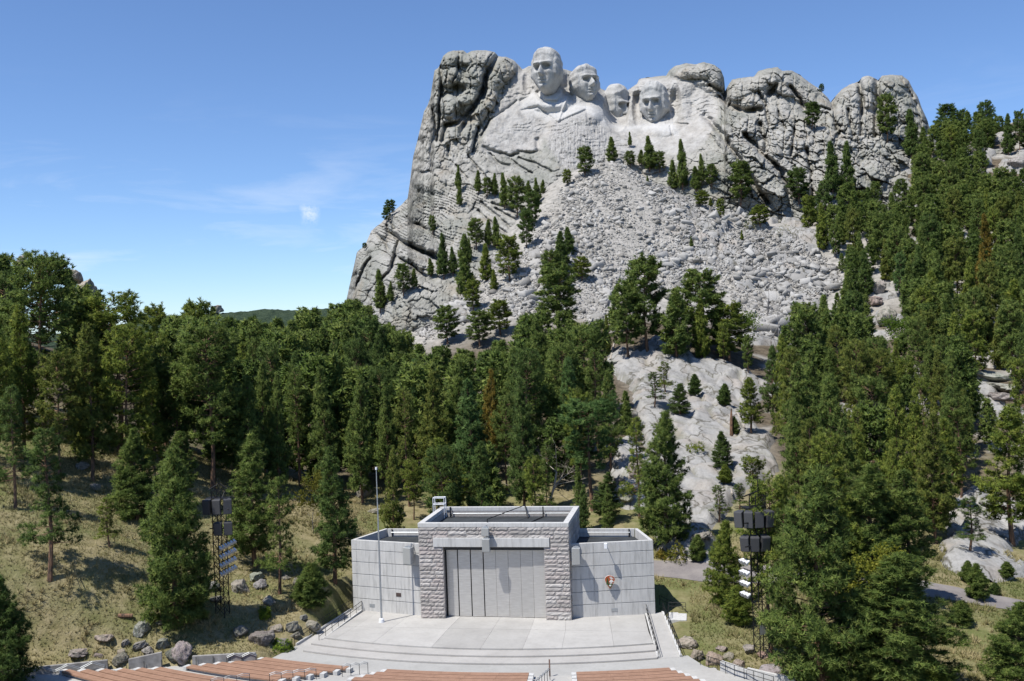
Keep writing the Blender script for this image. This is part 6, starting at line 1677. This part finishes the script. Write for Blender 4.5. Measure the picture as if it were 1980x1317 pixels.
# ------------------------------------------------------------------ trees one can point at: px, base, top, width, kind, tone, label
GF = 'pines on the near slopes'
for (px, ba, to, w, k, tn, lb) in [
 (97,1132,840,120,'openpine0',2,'open pine with a bare lower trunk alone on the grassy slope'),
 (341,1218,872,140,'youngcone0',1,'big full cone-shaped pine just beside the lamp tower on the grassy slope'),
 (493,1098,838,108,'slimcone0',1,'slim pine with a straight dark trunk behind the boulders beside the lamp tower'),
 (541,1152,925,84,'openpine1',1,'thin pine standing among boulders between lamp tower and concrete wing'),
 (648,1135,872,92,'slimcone1',2,'dense narrow pine close against the edge of the pale concrete wing'),
 (604,1180,1098,70,'sapling0',1,'little pine sapling at the foot of the dense pine by the concrete wing'),
 (212,1062,965,52,'openpine1',0,'small spindly pine on open grass uphill of the big cone-shaped pine'),
 (265,1005,828,92,'youngcone2',1,'full pine standing behind the big cone-shaped pine on the slope'),
 (350,985,838,86,'slimcone1',1,'pine rising directly behind the big cone-shaped pine beside the lamp tower'),
 (30,985,748,82,'openpine0',2,'dark pine near the picture edge above the shaded grass'),
 (412,945,638,118,'tallpine1',1,'tall pine with a long bare trunk over the sandy clearing'),
 (88,838,508,118,'tallpine0',1,'tall wide pine on the hill crest with a bare grey lower trunk'),
 (232,878,585,140,'tallpine2',0,'tall yellowish pine with a bare trunk above the rubble bank'),
 (170,850,600,110,'midpine0',1,'pine between the hill crest pine and the tall yellowish one'),
 (1146,990,785,108,'flatpine0',4,'tall bluish pine with a bare dark trunk right behind the stage roof'),
 (1236,1003,808,66,'openpine0',0,'thin pine with a long bare trunk behind the right concrete wing'.replace('right ', '')),
 (1292,1048,795,108,'youngcone2',1,'big full pine on the bare granite just behind the concrete wing corner'),
 (1178,1012,915,62,'slimcone0',2,'short dark pine peeping over the stage roof corner'),
 (940,995,890,90,'midpine1',1,'pine growing close behind the middle of the stage roof'),
 (860,1000,845,90,'midpine2',0,'yellowish pine behind the white roof ladder'),
 (1405,1172,1008,74,'youngcone0',0,'young pine on the grass bank beside the concrete wing and the black tower'),
 (1428,1206,1135,66,'sapling1',0,'small bushy pine at the foot of the young pine by the black tower'),
 (1492,1268,935,100,'tallpine3',0,'pine with a bare brown trunk standing right beside the black loudspeaker tower'),
 (1522,1280,985,86,'openpine1',1,'pine with a bare trunk just behind the black tower and its brown neighbour'),
 (1590,1325,900,185,'youngcone1',1,'great bushy pine filling the bank beside the black tower'),
 (1742,1330,1070,225,'youngcone0',1,'broad cone-shaped pine nearest the viewer on the grass bank'),
 (1690,1180,900,185,'youngcone2',1,'great dark pine rising behind the broad nearest one'),
 (1620,1190,900,120,'midpine0',0,'pine crowded between the two great bushy pines'),
 (1760,1170,905,120,'midpine2',1,'pine behind the broad nearest one, by the far road'),
 (1800,1335,1272,72,'sapling0',0,'small bright pine sapling in front of the broad cone-shaped pine'),
 (1975,1345,1165,130,'youngcone2',1,'bushy pine cut by the picture edge on the grass bank'),
 (1876,1066,962,66,'openpine1',2,'small pine alone on the pale granite shelf above the road'),
 (1958,1055,785,120,'midpine1',0,'tall rusty-green pine at the picture edge above the granite shelf'),
 (1890,1160,1092,44,'sapling1',1,'little pine at the near edge of the road bend'),
 (1872,1128,1088,30,'sapling0',1,'little pine on the verge above the road bend'),
 (1948,1120,1090,30,'sapling1',1,'tiny pine on the far grass beyond the road'),
 (1924,1150,1128,24,'sapling0',2,'tiny dark pine at the road edge near the picture border'),
 (1860,1210,1165,50,'sapling0',1,'low pine beside the great dark pine and the road'),
 (1350,1085,1035,34,'sapling1',1,'pine seedling beside the round bush near the concrete wing'),
 # on the bare granite slab
 (1266,790,722,46,'openpine0',2,'pine in the upper hollow of the bare granite slab'),
 (1316,802,742,46,'youngcone1',2,'dense small pine in the middle hollow of the granite slab'),
 (1344,765,725,34,'sapling1',2,'small pine on the high side of the granite slab hollow'),
 (1402,786,745,34,'sapling0',2,'lone small pine on the upper granite slab'),
 (1421,842,808,22,'sapling1',1,'tiny pine beside the dead snag on the granite slab'),
 (1398,904,834,48,'youngcone0',2,'stout small pine with a black shadow in mid granite slab'),
 (1403,935,900,30,'sapling0',0,'seedling below the stout small pine on the granite slab'),
 (1455,965,888,44,'flatpine1',0,'small twin-stemmed flat-topped pine low on the granite slab'),
 (1391,1012,944,42,'openpine0',1,'slender pine at the lower end of the granite slab'),
 (1430,985,935,36,'openpine1',1,'thin young pine just above the black loudspeaker tower'),
 (1287,760,700,44,'openpine1',0,'thin pine at the top edge of the granite slab'),
 (1452,838,730,66,'midpine1',0,'pine on the edge of the granite slab near the forest'),
 # forest edge standing before the scree
 (1252,680,508,92,'farpine0',1,'tallest pine of the clump standing in the foot of the scree'),
 (1360,680,530,92,'farpine1',1,'spreading pine of the clump below the pale boulder in the scree'),
 (1215,690,555,70,'farpine2',1,'pine on the outer side of the clump at the scree foot'),
 (1308,690,560,80,'farcone1',1,'pine filling the middle of the clump at the scree foot'),
 (1410,700,590,76,'farpine0',0,'yellowish pine at the low end of the scree clump'),
 (1082,650,520,86,'farpine2',1,'broad pine in the gully of the scree'),
 (1068,565,490,44,'farpine1',1,'rounded pine on the ledge above the gully of the scree'),
 (1085,525,450,42,'farcone0',2,'pine on the scree edge, taller of two together'),
 (1100,495,440,34,'farcone1',2,'pine on the scree edge, shorter of two together'),
 (1125,545,500,36,'farpine1',0,'thin pale pine just inside the scree'),
 (900,575,455,48,'farcone0',1,'tall pointed pine in the middle of the lower scree'),
 (985,545,460,50,'farpine0',0,'broad yellowish pine at the top of the lower scree'),
 (940,545,473,34,'farcone1',0,'slim pine between two bigger ones on the lower scree'),
 (955,562,522,22,'farcone2',0,'small pine just below the slim one on the lower scree'),
 (916,605,545,34,'farpine2',0,'pale thin pine lowest on the lower scree'),
 (866,665,595,50,'farpine1',1,'dark round pine at the foot of the lower scree'),
 (928,670,605,54,'farpine2',1,'pine in front of the lower scree, second in the row'),
 (968,650,585,48,'farpine0',0,'flat pale pine at the edge of the lower scree'),
 (735,600,522,34,'farcone2',1,'pine against the foot of the lowest cliff slab'),
 (756,584,545,20,'farcone0',1,'small pine beside the foot of the lowest cliff slab'),
 (780,570,512,30,'farpine0',1,'pine under the tilted cliff slabs'),
 (801,556,520,22,'farcone1',1,'small pine under the tilted cliff slabs'),
 (858,535,452,34,'farcone2',2,'dark pine below the tilted cliff slabs'),
 (876,530,478,26,'farcone0',2,'very dark pine hugging the tilted cliff slabs'),
 (833,532,500,20,'farcone1',1,'small pine at the end of the tilted cliff slabs'),
 (850,532,508,18,'farcone0',1,'stubby pine at the end of the tilted cliff slabs'),
 (921,480,425,34,'farpine2',1,'pine on the narrow ledge above the lower scree'),
 (945,476,425,24,'farcone2',1,'thin pine on the narrow ledge above the lower scree'),
 (960,478,420,26,'farcone0',1,'outer pine on the narrow ledge above the lower scree'),
 (907,500,462,20,'farcone1',1,'small pine below the narrow ledge'),
 (837,452,418,16,'farpine1',1,'tiny pine on the face of the tilted slabs'),
 (755,416,388,24,'farpine2',2,'dark pine on the skyline of the cliff shoulder'),
 (748,430,402,18,'farpine0',2,'small dark pine just under the cliff shoulder skyline'),
 (705,482,470,10,'farpine1',2,'tiny pine on the skyline low on the cliff shoulder'),
 (887,368,320,18,'farcone0',1,'upper of two thin pines on the cliff face'),
 (889,397,362,18,'farcone1',1,'lower of two thin pines on the cliff face'),
 (925,372,330,20,'farcone2',1,'small pine on the ledge under the carved cliff'),
 (942,380,345,22,'farpine0',1,'second small pine on the ledge under the carved cliff'),
 (957,378,336,22,'farcone0',1,'thin pine on the ledge under the carved cliff'),
 (975,400,335,26,'farcone1',1,'pine at the head of the ledge clump under the carved cliff'),
 (1000,418,345,38,'farpine1',1,'biggest pine of the ledge clump under the carved cliff'),
 (1022,385,350,24,'farcone2',1,'pine at the back of the ledge clump'),
 (1038,395,345,24,'farcone0',1,'pine of the ledge clump nearest the scree'),
 (1030,442,376,36,'farpine2',2,'dark pine below the ledge clump at the scree edge'),
 (1018,482,412,34,'farpine0',2,'dark pine further down the scree edge'),
 (1050,375,348,16,'farcone1',1,'tiny pine where ledge meets the scree'),
 (1097,360,330,20,'farpine2',0,'lone small pine at the upper edge of the scree'),
 (1131,343,288,36,'farpine0',1,'rounded pine in the corner under the dark drilled rock'),
 (1183,314,265,30,'farcone1',1,'pine at the very tip of the scree'),
 (1218,282,255,12,'farcone2',1,'tiny pine high in the niche under the deepest head'),
 (1219,323,293,22,'farpine1',1,'little round pine just below the tip of the scree'),
 (1256,328,264,36,'farcone0',1,'pine near the tip of the scree, biggest of its row'),
 (1240,318,290,20,'farcone2',1,'low pine beside the biggest of the scree-tip row'),
 (1276,333,295,26,'farpine2',1,'bushy pine on the upper rim of the scree'),
 (1302,366,310,28,'farcone1',1,'pine on the upper rim of the scree below the bearded-looking cliff'.replace('bearded-looking ', 'carved ')),
 (1320,362,271,32,'farcone0',1,'tall pine on the scree rim against the pale rock'),
 (1346,368,322,28,'farcone2',1,'pine on the scree rim past the tall one'),
 (1357,352,298,22,'farcone1',1,'thin pine close to the carved cliff foot above the scree rim'),
 (1376,362,320,26,'farpine0',1,'round pine under the start of the dark gullies'),
 (1357,400,370,28,'farpine1',0,'low bushy pine inside the scree rim'),
 (1374,400,383,12,'farcone0',0,'tiny sprig inside the scree rim'),
 (1394,425,388,18,'farpine2',0,'lone little pine out on the scree below its rim'),
 (1432,397,316,48,'farpine0',1,'big pine at the bottom of the dark cliff gullies'),
 (1252,357,340,9,'farcone2',1,'seedling high on the open scree'),
 (1337,481,459,11,'farcone0',1,'dark seedling in the middle of the open scree'),
 (1348,508,496,9,'farcone1',1,'tiny seedling on the pale boulder in the scree'),
 (1435,467,446,10,'farcone2',0,'tiny yellowish seedling on the open scree'),
 (1470,440,400,36,'farpine1',0,'bushy yellowish pine on the scree rim below the gullies'),
 # right-hand ridge and cliff
 (1570,248,200,34,'farpine0',2,'dark pine alone on the rounded outcrop skyline ledge'),
 (1589,180,163,10,'farpine1',2,'tiny pine on the skyline of the middle outcrop'),
 (1610,375,275,44,'farcone0',2,'dark pine in the cleft between the two far outcrops'),
 (1640,385,275,40,'farcone1',2,'second dark pine in the cleft between the far outcrops'),
 (1716,272,186,38,'farpine1',1,'tall pine in front of the last rounded outcrop'),
 (1762,305,212,42,'farcone2',2,'dark pine in front of the end of the last outcrop'),
 (1545,392,328,44,'farpine2',2,'dark pine beside the lower end of the gullies'),
 (1832,250,174,50,'farpine0',2,'big dark pine topping the ridge skyline'),
 (1862,262,205,24,'farpine2',2,'dark pine beside the big ridge-top pine'),
 (1906,268,200,36,'farpine1',2,'round dark pine on the ridge skyline'),
 (1950,300,222,32,'farcone0',2,'pointed dark pine on the ridge skyline near the picture edge'),
 (1972,290,218,26,'farpine0',2,'last dark pine of the ridge skyline at the picture edge'),
 ]:
    big = (base_point(px, ba).y < 150)
    tree_at(px, ba, to, w, k, lb, tn, GF if big else 'pines scattered on the scree and the cliff')

for k, (x, y, h) in enumerate([(-43.9, 87.2, 11.5), (-48.5, 85.5, 14)]):
    plant('youngcone%d' % (k % 3), (x, y, float(G(x, y)) - .1), h, 1.1, None, ('dark bushy pine at the picture edge above the end of the retaining wall', 'bushy pine past the picture edge shading the end of the retaining wall')[k], 'tree', 'pines at the picture edge over the wall', 2)
# bare and odd trees
KIND['deadwhite'] = (8.0, 2.6, *bare_tree(6, 8.0, 1.1, MAT_DEADWOOD, 0, 0.13))
KIND['deadgrey'] = (12.0, 2.4, *bare_tree(8, 12.0, 0.7, simple('grey_snag', (0.20, 0.185, 0.17), 0.9), 0, 0.16))
KIND['springtree'] = (7.0, 1.7, *bare_tree(12, 7.0, 0.55, MAT_DEADWOOD, 5, 0.07))
for (px, ba, to, w, k, tn, lb, nm) in [
 (1066,985,850,110,'deadwhite',1,'leafless pale tree spreading its bare twigs behind the stage roof','bare_tree'),
 (1485,620,540,56,'deadgrey',1,'grey leafless tree at the foot of the scree','bare_tree'),
 (1505,735,590,70,'deadgrey',1,'grey half-dead tree in the forest below the scree','bare_tree'),
 (1725,430,352,40,'deadgrey',1,'grey bare tree under the last outcrop','bare_tree'),
 (1684,1236,1062,74,'springtree',1,'bright yellow-green leafing tree between two great pines','aspen_tree'),
 (1440,690,610,50,'springtree',(0.62, 0.9, 0.9),'pale green leafing tree at the low end of the scree','aspen_tree'),
 (1715,700,620,52,'springtree',(0.6, 0.9, 0.9),'pale green leafing tree on the hillside below the boulders','aspen_tree'),
 (605,1030,920,40,'springtree',(0.8, 0.75, 0.9),'thin bare sapling with few yellow leaves by the dense narrow pine','aspen_tree'),
 ]:
    tree_at(px, ba, to, w, k, lb, tn, None, nm)
p = base_point(1414, 843)
o = thing('dead_snag', 'broken dead pine snag standing on the granite slab', 'dead tree', p)
s_ = p.y / FOC
MB().tube((0, 0, -.4), (.1, 0, 30 * s_), .30, .26, 8).tube((.1, 0, 30 * s_), (.16, .05, 52 * s_), .26, .10, 8).tube((.1, 0, 34 * s_), (.9, -.2, 42 * s_), .07, .03, 5).build('trunk', MAT_BARK, o)
for (x0, y0, x1, y1, lb) in [(1424, 800, 1440, 832, 'bleached fallen log lying beside the snag on the granite slab'), (1408, 925, 1416, 962, 'bleached fallen log lying low on the granite slab'), (1180, 700, 1192, 650, 'bleached leaning log at the top corner of the granite slab')]:
    a, b = base_point(x0, y0), base_point(x1, y1)
    o = thing('fallen_log', lb, 'log', a, 0, 'bleached fallen logs')
    MB().tube((0, 0, .45), (b - a) + Vector((0, 0, .45)), .22, .14, 7).build('bark', MAT_DEADWOOD, o)
    MB().tube(((b - a) * .6) + Vector((0, 0, .45)), ((b - a) * .7) + Vector((.5, .2, 1.2)), .07, .03, 5).build('branch', MAT_DEADWOOD, o)
MAT_BUSH = MAT_NEEDLE
def bush(px, py, w, h, seed, label, tone, mat=None):
    p = base_point(px, py); s = p.y / FOC
    o = thing('bush', label, 'bush', p, 0, 'low bushes')
    c = obj('crown', shrub(seed, w * s / 2, h * s, mat or MAT_NEEDLE), o); c.color = (*tone, 1)
    return o
bush(1310, 1084, 50, 28, 1, 'round olive bush on the rocks behind the concrete wing', (1.5, 1.1, 0.7))
bush(1280, 1080, 24, 16, 2, 'small rusty bush beside the round olive one', (1.7, 1.0, 0.7))
bush(160, 885, 60, 34, 3, 'bright green bush in the shade at the forest edge', (1.7, 1.6, 0.9))
bush(545, 1262, 40, 18, 4, 'low green bush where the retaining wall ends', (1.3, 1.4, 0.7))
bush(513, 1200, 20, 20, 5, 'small yellow-green bush in the shadow above the big boulder', (1.6, 1.5, 0.7))
bush(1500, 950, 34, 26, 6, 'thicket at the edge of the granite slab', (1.2, 1.1, 0.8))
bush(1265, 1010, 44, 36, 7, 'pale budding bush behind the concrete wing', (1.9, 1.5, 0.9))
bush(1450, 445, 34, 22, 8, 'olive bush on the rim of the scree', (1.3, 1.1, 0.8))
bush(1520, 462, 44, 26, 9, 'rusty olive bush lower on the rim of the scree', (1.5, 1.1, 0.8))
bush(1285, 748, 40, 12, 10, 'low juniper mat on the granite slab', (1.4, 1.3, 0.7))
bush(1345, 875, 34, 16, 11, 'juniper in a crack of the granite slab', (1.5, 1.3, 0.7))
bush(755, 1005, 30, 18, 12, 'green bush behind the corner of the wing roof', (1.4, 1.4, 0.8))

# ------------------------------------------------------------------ the rest of the forest, planted by dart throwing
CLEAR = [SCREE, SLAB,
 [(0,1010),(0,1317),(700,1317),(700,1010),(600,1000),(560,985),(460,995),(300,1010),(160,905),(120,960)],
 [(690,1005),(700,975),(740,960),(790,975),(800,1010)],
 [(1380,1317),(1268,1080),(1330,1050),(1420,1100),(1500,1317)],
 [(1840,1090),(1990,1060),(1990,1317),(1840,1317)],[(1820,1010),(1900,950),(1960,985),(1990,1070),(1820,1090)],
 [(1675,545),(1720,555),(1760,640),(1720,660),(1690,610)],[(1880,705),(1985,740),(1985,790),(1900,760)],[(1660,280),(1760,285),(1760,345),(1680,350)],
 [(1400,230),(1540,235),(1590,290),(1580,360),(1500,385),(1420,330)],
 [(880,835),(930,820),(930,850),(890,880)],[(1190,860),(1250,880),(1250,985),(1200,980)],[(1910,275),(1980,285),(1980,330),(1920,330)]]
TREELINE = [(-60,470),(0,478),(22,480),(30,530),(56,530),(62,498),(98,500),(125,520),(133,556),(165,556),(172,535),(185,560),(192,572),(235,580),(280,588),(300,600),(335,598),(352,588),(390,576),(410,590),
 (425,612),(480,606),(560,602),(640,592),(660,572),(690,582),(720,600),(765,628),(830,676),(900,672),(1010,652),(1040,560),(1060,520),(1110,560),(1180,600),(1200,530),(1250,505),(1330,540),(1400,600),(1470,640),
 (1500,590),(1530,555),(1560,560),(1620,560),(1628,500),(1600,420),(1560,370),(1600,300),(1660,300),(1700,260),(1760,260),(1800,235),(1830,200),(1880,215),(1980,225),(2060,230)]
_tlx = [p[0] for p in TREELINE]; _tly = [p[1] for p in TREELINE]
rng = np.random.default_rng(2024)
CAND = []
for n in range(90000):
    y = 110 + (440 - 110) * rng.random() ** 0.75
    u = rng.uniform(-70, 2050)
    x = (u - CX) / FOC * y
    CAND.append((x, y))
cx = np.array([c[0] for c in CAND]); cy = np.array([c[1] for c in CAND])
cz = G(cx, cy)
cp = proj(np.stack([cx, cy, cz], -1))
cH = rng.uniform(12.5, 19.5, len(cx)) * np.where(cx > 60, 0.88, 1.0) * np.where(rng.random(len(cx)) < .24, rng.uniform(.42, .75, len(cx)), 1.0) * np.where(cy > 300, 0.88, 1.0)
ok = np.ones(len(cx), bool)
sH = cH * FOC / cy
ok &= (cp[:, 1] - sH) > np.interp(cp[:, 0], _tlx, _tly) + rng.uniform(-5, 10, len(cx))
for f, wd in ((0.04, 0.0), (0.30, 0.19), (0.30, -0.19), (0.55, 0.19), (0.55, -0.19), (0.8, 0.11), (0.8, -0.11), (0.97, 0.0)):
    for poly in CLEAR:
        ok &= ~in_poly(cp[:, 0] + wd * sH, cp[:, 1] - f * sH, poly)
md = MD(np.clip(cp[:, 0], 600, 1900), np.clip(cp[:, 1], 80, 740))
ok &= ~((cy > md - 3) & (cp[:, 0] > 760) & (cp[:, 0] < 1640)) & ~((cy > md - 14) & (cp[:, 0] > 640) & (cp[:, 0] <= 760))
ok &= ~((np.abs(cx + 1) < 24) & (cy < 123))
ok &= ~((cp[:, 0] < 700) & (cp[:, 1] > np.where(cp[:, 0] > 430, 962, 935))); ok &= ~((cp[:, 0] >= 700) & (cp[:, 0] < 1340) & (cp[:, 1] > np.where(cp[:, 0] < 1260, 1085, 1012))); ok &= ~((cp[:, 0] >= 700) & (cp[:, 0] < 1260) & (cp[:, 1] > 1000) & ((cp[:, 1] - sH < 850) | (cp[:, 1] - sH > 985))); ok &= ~((cp[:, 0] >= 1340) & (cp[:, 1] > 1075))
ok &= ~((cx < -60) & (cy > 300))
rock_here = samp(_outc, cx, cy)
ok &= (rock_here < 0.35)
PICK = []
cell = {}
for (x, y, w, h) in TREES: cell.setdefault((int(x // 8), int(y // 8)), []).append((x, y))
for i in np.nonzero(ok)[0]:
    x, y = cx[i], cy[i]
    gap = 4.8 if x > 45 else (4.1 if x < -30 else 4.3)
    gap += 1.0 * (hash2(np.floor(x / 16), np.floor(y / 16), 3) - .3)
    a, b = int(x // 8), int(y // 8)
    if any((x - q[0]) ** 2 + (y - q[1]) ** 2 < gap * gap for da in (-1, 0, 1) for db in (-1, 0, 1) for q in cell.get((a + da, b + db), ())): continue
    cell.setdefault((a, b), []).append((x, y)); PICK.append(i)
# how much of each tree is seen: crowns painted near to far on a coarse grid
PICK.sort(key=lambda i: cy[i])
cov = np.zeros((264, 400), bool)
gyy, gxx = np.mgrid[0:264, 0:400]
vis = {}
def paint(px, base, sh, hw):
    x0, x1 = int(max(0, (px - hw) / 5)), int(min(399, (px + hw) / 5)) + 1
    y0, y1 = int(max(0, (base - sh) / 5)), int(min(263, (base - .25 * sh) / 5)) + 1
    if x1 <= x0 or y1 <= y0: return 0
    e = ((gxx[y0:y1, x0:x1] * 5 - px) / hw) ** 2 + ((gyy[y0:y1, x0:x1] * 5 - (base - .62 * sh)) / (.4 * sh)) ** 2 < 1
    s = cov[y0:y1, x0:x1]
    n = int((e & ~s).sum()); s |= e
    return n
EXPL = sorted(TREES, key=lambda q: q[1])
j = 0
for i in PICK:
    while j < len(EXPL) and EXPL[j][1] < cy[i]:
        q = EXPL[j]; b = proj(np.array([q[0], q[1], float(G(q[0], q[1]))])); paint(b[0], b[1], q[3] * FOC / q[1], q[2] * FOC / q[1]); j += 1
    vis[i] = paint(cp[i, 0], cp[i, 1], sH[i], 0.17 * sH[i])
shown = sorted([i for i in PICK if vis[i] >= 2], key=lambda i: -vis[i])
NTHING = 300 - len(EXPL)
ZONES = [
 (lambda x, y, d: x < -30 and d < 150, 'on the grassy hill'), (lambda x, y, d: x < -45 and d < 215, 'below the hill crest'), (lambda x, y, d: x < -45, 'at the back, toward the far hills'),
 (lambda x, y, d: x < -22 and d < 175, 'behind the flagpole'), (lambda x, y, d: x < -22, 'deep between flagpole and cliff foot'),
 (lambda x, y, d: x < 4 and d < 175, 'just behind the stage roof'), (lambda x, y, d: x < 4 and d < 230, 'in mid forest above the stage roof'), (lambda x, y, d: x < 4, 'under the lower scree'),
 (lambda x, y, d: x < 24 and d < 185, 'between stage roof and granite slab'), (lambda x, y, d: x < 30 and d < 240, 'beside the top of the granite slab'), (lambda x, y, d: x < 36, 'at the foot of the scree'),
 (lambda x, y, d: d < 150, 'just above the road'), (lambda x, y, d: d < 200 and x < 65, 'beyond the granite slab'), (lambda x, y, d: d < 200, 'near the granite shelf'),
 (lambda x, y, d: d < 265 and x < 75, 'below the scree tail'), (lambda x, y, d: d < 265, 'above the layered ledge'), (lambda x, y, d: d < 330 and x < 115, 'beside the scree tail'),
 (lambda x, y, d: d < 330, 'on the upper hillside'), (lambda x, y, d: x < 130, 'below the rounded outcrops'), (lambda x, y, d: True, 'under the ridge skyline')]
used = {}
rest = []
for r, i in enumerate(shown):
    if r >= NTHING or vis[i] < 4:
        rest.append(i); continue
    d = cy[i]
    k = NEARK[int(rng.integers(len(NEARK)))] if d < 200 else FARK[int(rng.integers(len(FARK)))]
    tn = int(rng.choice(6, p=[.28, .36, .14, .14, .055, .025]))
    zone = next(w for f, w in ZONES if f(cx[i], cp[i, 1], d))
    size = 'tall' if cH[i] > 16.5 else 'short' if cH[i] < 10.5 else 'medium-sized'
    kw = WORDS[k.rstrip('0123456789')]
    lb = '%s %s %s pine %s' % (size, TONES[tn][0], kw.split()[0], zone)
    wf = rng.uniform(0.64, 0.98); lb = lb.replace(size, size + (' narrow' if wf < 0.72 else ' wide' if wf > 0.90 else ''), 1)
    used.setdefault(lb, []).append(plant(k, (cx[i], cy[i], cz[i] - 0.15), cH[i], wf, None, lb, 'tree', 'pines ' + zone, tn))
for lb, os_ in used.items():                     # look-alikes in one place are told apart by their distance from the stage
    if len(os_) > 1:
        os_.sort(key=lambda o: o.location.y)
        for k, o in enumerate(os_):
            o['label'] = lb + (', closer to the stage' if k == 0 else ', farther from the stage' if k == len(os_) - 1 else ', between its look-alikes')
# trees past the first three hundred: one mass of small far pines
FV, FF, FT, FN = [], [], [], []
nb = 0
lo = [pine(300 + q, 15, 0.12, 3.4, 'cone' if q < 2 else 'round', 3.2, 8, 0.85, 0.28, 0.24, 0.15, 0, False) for q in range(4)]
lod = []
for tmesh, cmesh in lo:
    v = np.zeros(len(cmesh.vertices) * 3, np.float32); cmesh.vertices.foreach_get('co', v)
    tt = np.zeros(len(cmesh.vertices), np.float32); cmesh.attributes['tint'].data.foreach_get('value', tt)
    nv = np.zeros(len(cmesh.vertices) * 3, np.float32); cmesh.attributes['lie'].data.foreach_get('vector', nv)
    lod.append((v.reshape(-1, 3), tt, nv.reshape(-1, 3)))
for i in rest:
    v, tt, nn_ = lod[int(rng.integers(4))]
    s = cH[i] / 15; a = rng.uniform(0, 6.28)
    R = np.array([[math.cos(a), -math.sin(a), 0], [math.sin(a), math.cos(a), 0], [0, 0, 1]])
    q = (v * np.array([s * 1.1, s * 1.1, s])) @ R.T + np.array([cx[i], cy[i], cz[i]])
    FV.append(q); FN.append(nn_ @ R.T); FT.append(np.clip(tt + rng.normal(0, .15), 0, 1))
if FV:
    V = np.concatenate(FV)
    w = obj('background_pines', mesh_np('background_pines', V, np.arange(len(V)).reshape(-1, 3), MAT_NEEDLE, False, dict(tint=np.concatenate(FT), lie=np.concatenate(FN))))
    tag(w, kind='stuff'); w.color = (1, 1, 1, 1)
print('TREES explicit', len(EXPL), 'picked', len(PICK), 'shown', len(shown), 'rest', len(rest), 'tris', sum(len(v) for v in FV) // 3)
